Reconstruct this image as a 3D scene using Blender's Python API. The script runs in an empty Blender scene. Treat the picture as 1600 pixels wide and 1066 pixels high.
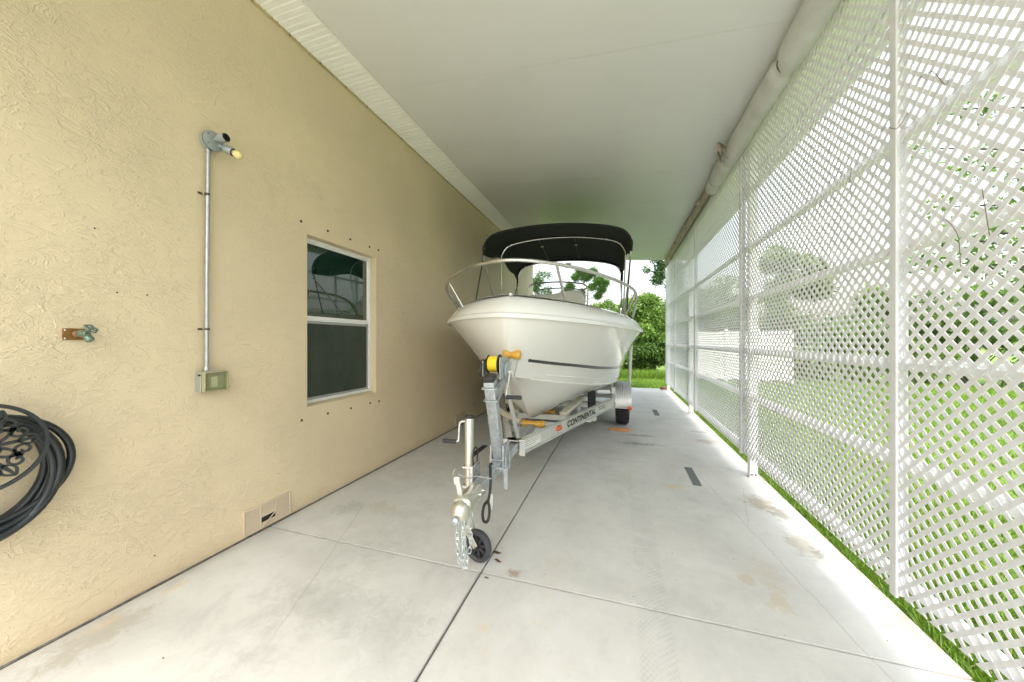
import bpy, math, random
import numpy as np
from mathutils import Vector, Matrix
R = math.radians
rnd = random.Random(7)
rng = np.random.default_rng(11)
scn = bpy.context.scene
COL = scn.collection

# ---------------------------------------------------------------- camera
EYE = 1.45
cam_d = bpy.data.cameras.new('camera')
cam_d.sensor_width = 36.0
cam_d.lens = 36.0 * 535 / 1600
cam_d.clip_start = 0.02
cam_d.clip_end = 400
cam = bpy.data.objects.new('camera', cam_d)
COL.objects.link(cam)
cam.location = (0, 0, EYE)
cam.rotation_euler = (R(90), 0, R(17.433))
scn.camera = cam

# ---------------------------------------------------------------- world, sun, exposure
SUN_EL, SUN_AZ = 62, 168          # azimuth from +Y towards +X
world = bpy.data.worlds.new('World')
scn.world = world
world.use_nodes = True
wn, wl = world.node_tree.nodes, world.node_tree.links
for n in list(wn): wn.remove(n)
wo = wn.new('ShaderNodeOutputWorld'); bg = wn.new('ShaderNodeBackground')
sky = wn.new('ShaderNodeTexSky'); sky.sky_type = 'NISHITA'; sky.sun_disc = False
sky.sun_elevation = R(SUN_EL); sky.sun_rotation = R(SUN_AZ)
sky.air_density = 1.6; sky.dust_density = 6.0; sky.ozone_density = 1.0
hsv = wn.new('ShaderNodeHueSaturation'); hsv.inputs['Saturation'].default_value = 0.5
wl.new(sky.outputs[0], hsv.inputs['Color']); wl.new(hsv.outputs[0], bg.inputs['Color'])
bg.inputs['Strength'].default_value = 0.15
wl.new(bg.outputs[0], wo.inputs['Surface'])

sun_d = bpy.data.lights.new('sun', 'SUN')
sun_d.energy = 0.6; sun_d.angle = R(50); sun_d.color = (1.0, 0.965, 0.91)
sun = bpy.data.objects.new('sun', sun_d); COL.objects.link(sun)
sv = Vector((math.sin(R(SUN_AZ)) * math.cos(R(SUN_EL)), math.cos(R(SUN_AZ)) * math.cos(R(SUN_EL)), math.sin(R(SUN_EL))))
sun.rotation_euler = sv.to_track_quat('Z', 'Y').to_euler()
sun.location = sv * 30

vs = scn.view_settings
vs.view_transform = 'Standard'; vs.look = 'None'; vs.gamma = 1.0; vs.use_curve_mapping = False
vs.exposure = 2.07
scn.render.engine = 'CYCLES'
cy = scn.cycles
cy.use_denoising = True
try: cy.denoiser = 'OPENIMAGEDENOISE'
except Exception: pass
cy.max_bounces = 12; cy.diffuse_bounces = 7; cy.glossy_bounces = 5; cy.transparent_max_bounces = 12
cy.transmission_bounces = 6; cy.caustics_reflective = False; cy.caustics_refractive = False
cy.sample_clamp_indirect = 8.0

# ---------------------------------------------------------------- materials
class NT:
    def __init__(s, name):
        s.m = bpy.data.materials.new(name); s.m.use_nodes = True
        s.t = s.m.node_tree; s.n = s.t.nodes; s.l = s.t.links
        s.b = s.n['Principled BSDF']; s.out = s.n['Material Output']
        g = s.n.new('ShaderNodeNewGeometry'); s.pos = g.outputs['Position']; s.geo = g
    def set(s, **k):
        for a, v in k.items():
            s.b.inputs[a.replace('_', ' ')].default_value = v
    def mapping(s, scale=(1, 1, 1), loc=(0, 0, 0), src=None):
        m = s.n.new('ShaderNodeMapping'); s.l.new(src or s.pos, m.inputs['Vector'])
        m.inputs['Scale'].default_value = scale; m.inputs['Location'].default_value = loc
        return m.outputs[0]
    def noise(s, scale, detail=4, rough=.5, vec=None, dist=0, typ=None):
        n = s.n.new('ShaderNodeTexNoise'); s.l.new(vec or s.pos, n.inputs['Vector'])
        if typ: n.noise_type = typ
        n.inputs['Scale'].default_value = scale; n.inputs['Detail'].default_value = detail
        n.inputs['Roughness'].default_value = rough; n.inputs['Distortion'].default_value = dist
        return n.outputs['Fac']
    def ramp(s, fac, stops):
        r = s.n.new('ShaderNodeValToRGB'); s.l.new(fac, r.inputs[0])
        e = r.color_ramp.elements
        while len(e) < len(stops): e.new(.5)
        for el, (p, c) in zip(e, stops):
            el.position = p; el.color = c if len(c) == 4 else (*c, 1)
        return r.outputs[0]
    def rng(s, v, a, b, c=0., d=1., smooth=True):
        m = s.n.new('ShaderNodeMapRange'); s.l.new(v, m.inputs[0])
        if smooth: m.interpolation_type = 'SMOOTHSTEP'
        for i, x in enumerate((a, b, c, d)): m.inputs[i + 1].default_value = x
        return m.outputs[0]
    def math(s, op, a, b=None, c=None):
        m = s.n.new('ShaderNodeMath'); m.operation = op
        for i, x in enumerate((a, b, c)):
            if x is None: continue
            if isinstance(x, (int, float)): m.inputs[i].default_value = x
            else: s.l.new(x, m.inputs[i])
        return m.outputs[0]
    def mix(s, fac, a, b, mode='MIX'):
        m = s.n.new('ShaderNodeMix'); m.data_type = 'RGBA'; m.blend_type = mode
        for idx, x in ((0, fac), (6, a), (7, b)):
            if isinstance(x, (int, float)): m.inputs[idx].default_value = x
            elif isinstance(x, tuple): m.inputs[idx].default_value = x if len(x) == 4 else (*x, 1)
            else: s.l.new(x, m.inputs[idx])
        return m.outputs[2]
    def color(s, c): s.l.new(c, s.b.inputs['Base Color'])
    def rough(s, c): s.l.new(c, s.b.inputs['Roughness'])
    def bump(s, h, strength=.4, dist=.01, prev=None):
        b = s.n.new('ShaderNodeBump'); s.l.new(h, b.inputs['Height'])
        b.inputs['Strength'].default_value = strength; b.inputs['Distance'].default_value = dist
        if prev: s.l.new(prev, b.inputs['Normal'])
        s.l.new(b.outputs[0], s.b.inputs['Normal']); return b.outputs[0]
    def sep(s):
        x = s.n.new('ShaderNodeSeparateXYZ'); s.l.new(s.pos, x.inputs[0]); return x.outputs

def simple(name, col, rough=.5, metal=0., var=.08, vscale=6., bump=0., bscale=60., spec=None, coat=0., dirt=None):
    t = NT(name); t.set(Roughness=rough, Metallic=metal)
    if spec is not None: t.b.inputs['Specular IOR Level'].default_value = spec
    if coat: t.b.inputs['Coat Weight'].default_value = coat; t.b.inputs['Coat Roughness'].default_value = .05
    n = t.noise(vscale, 5, .6)
    lo = tuple(max(0, c * (1 - var)) for c in col); hi = tuple(min(1, c * (1 + var)) for c in col)
    c = t.ramp(n, [(.3, lo), (.7, hi)])
    if dirt:
        d = t.rng(t.noise(dirt[1], 8, .7), .55, .75)
        c = t.mix(t.math('MULTIPLY', d, dirt[2]), c, dirt[0])
    t.color(c)
    t.rough(t.rng(t.noise(vscale * 3, 4, .6), .2, .8, max(.02, rough - .06), min(1, rough + .08)))
    if bump: t.bump(t.noise(bscale, 4, .6), bump, .002)
    return t.m

M = {}
def mk_stucco(name, base, amp=1.0):
    t = NT(name); t.set(Roughness=.55)
    t.b.inputs['Specular IOR Level'].default_value = .35
    v = t.mapping((1, 1, 1.9))
    # trowelled skip texture: thin raised lips left by the trowel, denser in patches
    patch = t.rng(t.noise(1.5, 4, .6), .36, .60)
    def lips(sc, sy, sz, off, wd):
        n_ = t.noise(sc, 3, .55, t.mapping((1, sy, sz), off), 1.1)
        dl = t.math('SUBTRACT', n_, .5)
        # steep on one side, tapering on the other, like a dragged edge
        return t.math('MULTIPLY', t.rng(dl, -wd * .25, 0, 0, 1), t.rng(dl, 0, wd, 1, 0))
    r1_ = t.math('MULTIPLY', lips(8, .8, 1.7, (0, 0, 0), .055), 1.0)
    r2_ = t.math('MULTIPLY', lips(14, .85, 1.5, (3, 1, 7), .06), .8)
    r3_ = t.math('MULTIPLY', lips(28, .9, 1.3, (8, 4, 2), .09), .5)
    msk = t.math('MULTIPLY_ADD', patch, .6, .4)
    brk = t.rng(t.noise(9, 3, .6, t.mapping((1, 1, 1), (2, 9, 4))), .38, .56)
    h = t.math('ADD', t.math('ADD', r1_, t.math('MULTIPLY', r2_, brk)), t.math('MULTIPLY', r3_, patch))
    h = t.math('MULTIPLY', h, msk)
    h = t.math('ADD', h, t.math('MULTIPLY', t.noise(70, 4, .65), .22))
    h = t.math('ADD', h, t.math('MULTIPLY', t.noise(5, 3, .5, t.mapping((1, .5, 2.5))), .8))
    t.bump(h, .55 * amp, .0050)
    c = t.ramp(t.noise(.9, 5, .6), [(.3, tuple(x * .93 for x in base)), (.7, tuple(min(1, x * 1.05) for x in base))])
    c = t.mix(t.math('MULTIPLY', t.rng(t.noise(3.1, 8, .7, t.mapping((1, 1, .35))), .58, .8), .22), c, (base[0] * .78, base[1] * .72, base[2] * .55))
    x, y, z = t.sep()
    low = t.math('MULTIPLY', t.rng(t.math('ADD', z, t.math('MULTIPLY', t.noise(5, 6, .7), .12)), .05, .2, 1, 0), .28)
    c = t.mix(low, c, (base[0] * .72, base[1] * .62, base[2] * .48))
    spk = t.math('MULTIPLY', t.rng(t.noise(28, 6, .8), .7, .78), .35)
    c = t.mix(spk, c, (.2, .17, .12))
    t.color(c)
    return t.m
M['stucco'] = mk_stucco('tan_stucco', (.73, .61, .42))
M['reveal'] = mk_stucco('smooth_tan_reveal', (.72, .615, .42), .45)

def mk_concrete():
    t = NT('slab_concrete'); t.set(Roughness=.72)
    x, y, z = t.sep()
    base = (.53, .53, .505)
    c = t.ramp(t.noise(1.1, 8, .62, None, .5), [(.3, (.45, .45, .43)), (.5, base), (.72, (.60, .60, .58))])
    # broom strokes across the slab
    br = t.noise(14, 5, .65, t.mapping((.35, 9, 1)))
    c = t.mix(t.math('MULTIPLY', t.rng(br, .45, .75), .12), c, (.40, .40, .385))
    # grey smudges and damp looking patches
    sm = t.math('MULTIPLY', t.rng(t.noise(2.3, 9, .72, t.mapping((1, .7, 1), (5, 2, 0)), .8), .52, .72), .38)
    c = t.mix(sm, c, (.34, .34, .325))
    tan = t.math('MULTIPLY', t.rng(t.noise(1.7, 7, .6, t.mapping((1, .6, 1), (9, 4, 0))), .56, .74), .3)
    c = t.mix(tan, c, (.50, .44, .33))
    mott = t.noise(10, 9, .8, t.mapping((1, .8, 1), (2, 7, 0)))
    c = t.mix(t.math('MULTIPLY', t.rng(mott, .48, .70), .26), c, (.36, .355, .34))
    c = t.mix(t.math('MULTIPLY', t.rng(mott, .50, .32), .20), c, (.66, .66, .64))
    scr_ = t.noise(5, 9, .8, t.mapping((.5, 11, 1), (1, 3, 0)))
    c = t.mix(t.math('MULTIPLY', t.rng(scr_, .60, .68), .22), c, (.30, .30, .29))
    fine = t.noise(160, 3, .7)
    c = t.mix(t.math('MULTIPLY', t.rng(fine, .55, .8), .25), c, (.33, .33, .31))
    pits = t.math('MULTIPLY', t.rng(t.noise(34, 3, .9), .735, .77), .7)
    c = t.mix(pits, c, (.12, .115, .10))
    # dirty joints and wall foot
    def edge(coord, p, w, k, colr=(.2, .19, .17)):
        nonlocal c
        d = t.math('ABSOLUTE', t.math('SUBTRACT', coord, p))
        d = t.math('ADD', d, t.math('MULTIPLY', t.math('SUBTRACT', t.noise(7, 8, .75), .5), w * 1.6))
        c = t.mix(t.math('MULTIPLY', t.rng(d, 0, w, 1, 0), k), c, colr)
    for jy in (1.99, 4.40, 7.47): edge(y, jy, .018, .42)
    edge(x, -.83, .018, .42)
    edge(x, -2.63, .12, .42, (.32, .28, .22))
    edge(x, 1.47, .22, .62, (.36, .32, .25))
    # tyre tracks running into the port
    trk = t.math('ABSOLUTE', t.math('SUBTRACT', x, .17))
    band = t.rng(trk, .07, .095, 1, 0)
    tl_ = t.math('SINE', t.math('ADD', t.math('MULTIPLY', y, 190), t.math('MULTIPLY', trk, 60)))
    rib_ = t.math('SINE', t.math('MULTIPLY', x, 230))
    tread = t.math('ADD', t.math('MULTIPLY', t.math('MULTIPLY', tl_, rib_), .18), t.noise(9, 7, .75))
    fade = t.math('MULTIPLY', t.rng(y, 2.3, 4.2, 1, .2), t.rng(t.noise(2.5, 5, .6), .3, .6))
    c = t.mix(t.math('MULTIPLY', t.math('MULTIPLY', band, t.rng(tread, .4, .6)), t.math('MULTIPLY', fade, .33)), c, (.28, .28, .27))
    trk2 = t.math('ABSOLUTE', t.math('SUBTRACT', x, -1.62))
    band2 = t.rng(trk2, .12, .26, 1, 0)
    c = t.mix(t.math('MULTIPLY', t.math('MULTIPLY', band2, t.rng(t.noise(9, 8, .75), .4, .7)), t.math('MULTIPLY', t.rng(y, 1.6, 3.4, 1, .1), .45)), c, (.30, .30, .28))
    # stains with a place of their own: x, y, rx, ry, colour, strength
    st = [(1.20, 3.58, .14, .16, (.30, .24, .15), .62), (1.29, 3.40, .09, .12, (.16, .13, .09), .6), (1.25, 2.93, .12, .2, (.34, .29, .2), .55),
          (1.30, 2.85, .05, .09, (.15, .13, .1), .5), (.87, 2.52, .09, .16, (.44, .38, .28), .38), (.85, 2.27, .06, .12, (.46, .38, .26), .5),
          (.73, 2.42, .05, .06, (.42, .34, .22), .5), (.50, 3.74, .12, .05, (.55, .42, .22), .6), (1.22, 5.55, .2, .12, (.25, .2, .15), .6),
          (1.25, 6.1, .2, .06, (.2, .18, .15), .5), (-.65, 1.61, .03, .035, (.55, .40, .2), .45), (-.60, 1.50, .012, .03, (.55, .42, .22), .35), (-.42, 1.72, .012, .012, (.58, .42, .2), .5), (-.36, 1.70, .012, .01, (.58, .42, .2), .5),
          (-2.50, 1.33, .03, .08, (.60, .45, .22), .42), (-2.45, .98, .12, .2, (.33, .30, .24), .6), (-2.52, 1.05, .03, .08, (.58, .43, .22), .4), (-2.25, 2.42, .12, .12, (.30, .31, .28), .45),
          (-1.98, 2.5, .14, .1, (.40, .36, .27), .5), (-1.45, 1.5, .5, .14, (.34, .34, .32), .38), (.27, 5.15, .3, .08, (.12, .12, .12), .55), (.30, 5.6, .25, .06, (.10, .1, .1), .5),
          (-1.1, 1.45, .22, .2, (.38, .38, .365), .35), (.35, 2.1, .2, .1, (.40, .39, .36), .35), (1.38, 2.2, .08, .35, (.44, .37, .26), .6), (-.62, 2.05, .05, .04, (.22, .13, .05), .6)]
    wn_ = t.math('MULTIPLY', t.math('SUBTRACT', t.noise(13, 9, .78, None, .8), .5), 4.5)
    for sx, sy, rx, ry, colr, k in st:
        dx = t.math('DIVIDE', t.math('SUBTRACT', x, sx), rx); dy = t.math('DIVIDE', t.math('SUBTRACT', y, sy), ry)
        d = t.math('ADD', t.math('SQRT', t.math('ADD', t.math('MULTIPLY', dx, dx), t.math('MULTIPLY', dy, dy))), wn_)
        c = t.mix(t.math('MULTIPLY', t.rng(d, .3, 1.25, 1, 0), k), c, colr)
    # hairline cracks
    for (ax, ay, bx, by) in ((.80, 4.3, 1.16, 1.5), (1.16, 3.9, .96, 3.1), (-2.2, 2.6, -1.6, 1.2)):
        L = math.hypot(bx - ax, by - ay); nx, ny = -(by - ay) / L, (bx - ax) / L
        dd = t.math('ADD', t.math('MULTIPLY', t.math('SUBTRACT', x, ax), nx), t.math('MULTIPLY', t.math('SUBTRACT', y, ay), ny))
        dd = t.math('ADD', dd, t.math('MULTIPLY', t.math('SUBTRACT', t.noise(3, 6, .7), .5), .05))
        al = t.math('MULTIPLY', t.rng(y, by - .1, by + .2), t.rng(y, ay - .2, ay + .1, 1, 0))
        c = t.mix(t.math('MULTIPLY', t.math('MULTIPLY', t.rng(t.math('ABSOLUTE', dd), .001, .006, 1, 0), al), .4), c, (.24, .23, .21))
    t.color(c)
    t.rough(t.rng(t.noise(4, 5, .6), .3, .7, .5, .8))
    h = t.math('ADD', t.math('MULTIPLY', br, .5), t.math('MULTIPLY', fine, .5))
    t.bump(t.math('SUBTRACT', h, t.math('MULTIPLY', pits, 1.5)), .28, .0025)
    return t.m
M['concrete'] = mk_concrete()
M['joint'] = simple('dark_joint', (.05, .048, .045), .9)
M['felt'] = simple('expansion_felt', (.13, .128, .12), .95, var=.5, vscale=30, bump=.8, bscale=90)

def mk_roofpan():
    t = NT('roof_pan_paint'); t.set(Roughness=.3)
    t.b.inputs['Specular IOR Level'].default_value = .6
    c = t.ramp(t.noise(.8, 5, .6), [(.3, (.70, .71, .68)), (.7, (.75, .76, .73))])
    t.color(c)
    t.bump(t.noise(1.6, 2, .4, t.mapping((.6, 1.4, 1))), .25, .01)
    return t.m
M['roofpan'] = mk_roofpan()
M['beam_white'] = simple('white_beam_paint', (.74, .75, .71), .4, var=.04)
M['soffit'] = simple('soffit_vinyl', (.88, .88, .82), .45, var=.02)
M['soffit_gap'] = simple('soffit_backing', (.25, .22, .13), .8)
def mk_vinyl():
    t = NT('lattice_vinyl'); t.set(Roughness=.42)
    x, y, z = t.sep()
    c = t.ramp(t.noise(2, 4, .6), [(.3, (.86, .865, .885)), (.7, (.91, .915, .93))])
    d = t.math('MULTIPLY', t.rng(t.noise(5, 9, .75), .56, .74), .22)
    c = t.mix(d, c, (.56, .55, .46))
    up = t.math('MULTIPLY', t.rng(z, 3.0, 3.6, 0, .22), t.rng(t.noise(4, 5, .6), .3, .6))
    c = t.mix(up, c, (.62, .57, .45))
    t.color(c)
    t.b.inputs['Subsurface Weight'].default_value = 0.0
    # thin plastic lets some daylight through
    tr = t.n.new('ShaderNodeBsdfTranslucent'); tr.inputs['Color'].default_value = (.86, .86, .88, 1)
    mx = t.n.new('ShaderNodeMixShader'); mx.inputs[0].default_value = .22
    t.l.new(t.b.outputs[0], mx.inputs[1]); t.l.new(tr.outputs[0], mx.inputs[2]); t.l.new(mx.outputs[0], t.out.inputs['Surface'])
    return t.m
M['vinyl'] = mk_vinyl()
M['alu_white'] = simple('white_aluminium', (.82, .82, .80), .35, var=.04, dirt=((.5, .48, .4), 9, .25))
M['galv'] = simple('galvanized_steel', (.50, .54, .57), .42, .75, var=.22, vscale=28, bump=.2, bscale=90, dirt=((.72, .74, .74), 14, .6))
M['alu'] = simple('trailer_aluminium', (.70, .70, .67), .42, .55, var=.06, vscale=8, dirt=((.42, .41, .36), 12, .35))
M['alu_dark'] = simple('tread_plate_aluminium', (.55, .55, .55), .38, .85, var=.1)
M['zinc'] = simple('yellow_zinc', (.60, .59, .52), .32, .85, var=.07, vscale=12, dirt=((.45, .40, .3), 18, .25))
M['zinc_chain'] = simple('chain_zinc', (.62, .68, .68), .35, .8, var=.15, vscale=40)
M['steel'] = simple('stainless_steel', (.62, .61, .59), .22, .95, var=.06)
M['black_plastic'] = simple('black_plastic', (.025, .025, .027), .5)
M['rubber'] = simple('tyre_rubber', (.028, .029, .031), .75, var=.3, vscale=18, dirt=((.12, .12, .115), 10, .4))
M['caster_rubber'] = simple('caster_rubber', (.05, .053, .06), .55, var=.15)
M['amber'] = simple('amber_urethane', (.62, .33, .03), .38, var=.25, vscale=30, coat=.3)
M['strap_y'] = simple('yellow_strap', (.85, .62, .02), .6, var=.08, bump=.4, bscale=220)
M['wood'] = simple('orange_wood', (.58, .27, .09), .7, var=.2, vscale=14, bump=.3)
M['cream'] = simple('cream_bunk', (.62, .58, .46), .6, var=.07, dirt=((.35, .3, .2), 12, .3))
M['lens_o'] = simple('orange_lens', (.75, .10, .01), .2, coat=.8)
M['pvc'] = simple('white_pvc', (.78, .78, .77), .35)
M['decal_w'] = simple('white_decal', (.80, .82, .76), .4, var=.05, vscale=60)
M['print'] = simple('black_print', (.02, .02, .02), .5)
M['print_grey'] = simple('grey_print', (.12, .12, .12), .5)
M['wire'] = simple('black_wire_wrap', (.02, .02, .02), .65, bump=.5, bscale=300)
def mk_gel(name, col):
    t = NT(name); t.set(Roughness=.2)
    t.b.inputs['Coat Weight'].default_value = .7; t.b.inputs['Coat Roughness'].default_value = .04
    c = t.ramp(t.noise(1.5, 5, .6), [(.3, tuple(x * .965 for x in col)), (.7, col)])
    x, y, z = t.sep()
    dirt = t.math('MULTIPLY', t.rng(t.noise(6, 8, .7, t.mapping((1, 1, .3))), .55, .8), t.rng(z, .6, 1.1, .30, .05))
    c = t.mix(dirt, c, (.45, .42, .32))
    t.color(c); t.rough(t.rng(t.noise(7, 6, .6), .3, .8, .14, .28))
    t.bump(t.noise(2.2, 2, .4), .06, .01)
    return t.m
M['gel'] = mk_gel('hull_gelcoat', (.79, .785, .755))
M['gel_deck'] = mk_gel('deck_gelcoat', (.80, .80, .785))
M['stripe'] = simple('dark_pinstripe', (.03, .032, .03), .15, coat=.6)
def mk_canvas(name, col, scale=420, var=.12):
    t = NT(name); t.set(Roughness=.85)
    c = t.ramp(t.noise(5, 6, .65), [(.3, tuple(x * (1 - var) for x in col)), (.7, tuple(min(1, x * (1 + var)) for x in col))])
    t.color(c)
    w = t.noise(scale, 2, .5)
    f = t.noise(9, 4, .6, t.mapping((1, .6, 1)), .6)
    t.bump(t.math('ADD', t.math('MULTIPLY', w, .12), f), .35, .012)
    return t.m
M['bimini'] = mk_canvas('black_bimini_canvas', (.014, .016, .016))
M['shade'] = mk_canvas('grey_shade_cloth', (.60, .61, .57), var=.1)
M['shade_tan'] = mk_canvas('tan_shade_cloth', (.44, .38, .28), var=.15)
M['cord'] = simple('tie_cord', (.06, .06, .05), .8)
M['seat'] = simple('grey_vinyl_cover', (.74, .74, .71), .5, var=.05, bump=.3, bscale=40)
M['window_frame'] = simple('window_vinyl', (.80, .81, .80), .35, var=.03)
M['window_alu'] = simple('screen_frame_grey', (.42, .43, .43), .4, .4)
def mk_glass():
    t = NT('window_glass'); t.set(Roughness=.012, IOR=2.4)
    t.color(t.ramp(t.noise(1.2, 3, .5), [(.3, (.006, .020, .014)), (.7, (.012, .035, .024))]))
    t.bump(t.noise(2.5, 1, .4), .02, .01)
    return t.m
M['glass'] = mk_glass()
def mk_screen():
    t = NT('insect_screen'); t.set(Roughness=.6)
    x, y, z = t.sep()
    c = t.ramp(t.noise(7, 6, .6, t.mapping((1, 1, .5))), [(.3, (.022, .034, .024)), (.7, (.042, .058, .044))])
    grid = t.math('ABSOLUTE', t.math('SINE', t.math('MULTIPLY', z, 260)))
    c = t.mix(t.math('MULTIPLY', t.rng(grid, .0, .5, 1, 0), .4), c, (.07, .08, .065))
    t.color(c); return t.m
M['screen'] = mk_screen()
M['steel_paint'] = simple('grey_fixture_paint', (.36, .40, .41), .42, .35, var=.06)
M['conduit'] = simple('conduit_steel', (.48, .50, .52), .35, .7, var=.12, vscale=25)
M['bulb'] = simple('yellow_bulb_glass', (.80, .68, .30), .25, coat=.5)
def mk_clear():
    t = NT('smoked_clear_cover'); t.set(Roughness=.08)
    t.color(t.ramp(t.noise(5, 2, .5), [(.3, (.45, .44, .25)), (.7, (.5, .48, .3))]))
    tp_ = t.n.new('ShaderNodeBsdfTransparent'); tp_.inputs['Color'].default_value = (.93, .93, .84, 1)
    mx = t.n.new('ShaderNodeMixShader'); mx.inputs[0].default_value = .82
    t.l.new(t.b.outputs[0], mx.inputs[1]); t.l.new(tp_.outputs[0], mx.inputs[2]); t.l.new(mx.outputs[0], t.out.inputs['Surface'])
    return t.m
M['clear'] = mk_clear()
M['olive'] = simple('yellowed_cover', (.38, .37, .24), .35, var=.1)
M['grey_plastic'] = simple('grey_receptacle', (.30, .34, .34), .5)
M['white_plastic'] = simple('white_plastic', (.75, .76, .72), .45)
M['brown_plate'] = simple('brown_plate', (.22, .11, .025), .5, .2, var=.3, vscale=30)
M['brass'] = simple('weathered_brass', (.22, .30, .24), .4, .8, var=.45, vscale=60, dirt=((.5, .45, .3), 50, .6))
M['iron'] = simple('dark_cast_iron', (.055, .062, .065), .42, .6, var=.2, bump=.25, bscale=120)
M['hose'] = simple('black_hose', (.018, .023, .026), .33, var=.15)
M['vent'] = simple('tan_vent_plastic', (.62, .52, .38), .5, var=.06)
M['dark'] = simple('dark_void', (.02, .02, .02), .9)
M['anchor'] = simple('rusty_anchor', (.10, .075, .055), .6, .4, var=.3)
M['tape'] = simple('grey_rubber_strip', (.12, .14, .145), .75, var=.1)
M['tape_b'] = simple('black_rubber_strip', (.035, .035, .037), .75, var=.1)
M['leaf_dry'] = simple('dry_leaf', (.11, .055, .02), .8, var=.4, vscale=80)
M['vine'] = simple('dead_vine', (.12, .08, .05), .8)
M['bark'] = simple('tree_bark', (.065, .055, .042), .9, var=.35, vscale=12, bump=.8, bscale=30)
M['soil'] = simple('soil', (.10, .075, .045), .95, var=.3)
M['fence_white'] = simple('white_fence_vinyl', (.80, .80, .79), .5, var=.04)
M['roofing'] = simple('grey_roofing', (.22, .21, .2), .9, var=.15)

def mk_leaf(name, cols, tr=.35, rough=.45):
    t = NT(name)
    a = t.n.new('ShaderNodeAttribute'); a.attribute_name = 'tone'
    c = t.ramp(a.outputs['Fac'], [(i / (len(cols) - 1), cc) for i, cc in enumerate(cols)])
    n = t.noise(1.2, 3, .5)
    c = t.mix(t.math('MULTIPLY', t.rng(n, .3, .7), .35), c, tuple(x * .6 for x in cols[1]))
    t.color(c); t.set(Roughness=rough)
    trn = t.n.new('ShaderNodeBsdfTranslucent'); t.l.new(c, trn.inputs['Color'])
    mx = t.n.new('ShaderNodeMixShader'); mx.inputs[0].default_value = tr
    t.l.new(t.b.outputs[0], mx.inputs[1]); t.l.new(trn.outputs[0], mx.inputs[2]); t.l.new(mx.outputs[0], t.out.inputs['Surface'])
    return t.m
M['leaf'] = mk_leaf('shrub_leaf', [(.055, .12, .025), (.11, .21, .03), (.17, .30, .045), (.28, .40, .08)])
M['leaf2'] = mk_leaf('dark_tree_leaf', [(.03, .075, .02), (.06, .135, .027), (.10, .20, .04)])
M['needle'] = mk_leaf('pine_needle', [(.05, .12, .02), (.09, .20, .03), (.14, .27, .05)], .3)
M['blade'] = mk_leaf('grass_blade', [(.085, .17, .015), (.15, .28, .022), (.21, .36, .035), (.36, .34, .14)], .4, .5)
def mk_lawn():
    t = NT('lawn_turf'); t.set(Roughness=.85)
    c = t.ramp(t.noise(26, 8, .8), [(.32, (.07, .13, .02)), (.5, (.125, .21, .026)), (.7, (.19, .285, .042))])
    c = t.mix(t.math('MULTIPLY', t.rng(t.noise(1.3, 5, .6), .4, .7), .5), c, (.17, .235, .065))
    t.color(c); t.bump(t.noise(60, 5, .8), .9, .03); return t.m
M['lawn'] = mk_lawn()

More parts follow.
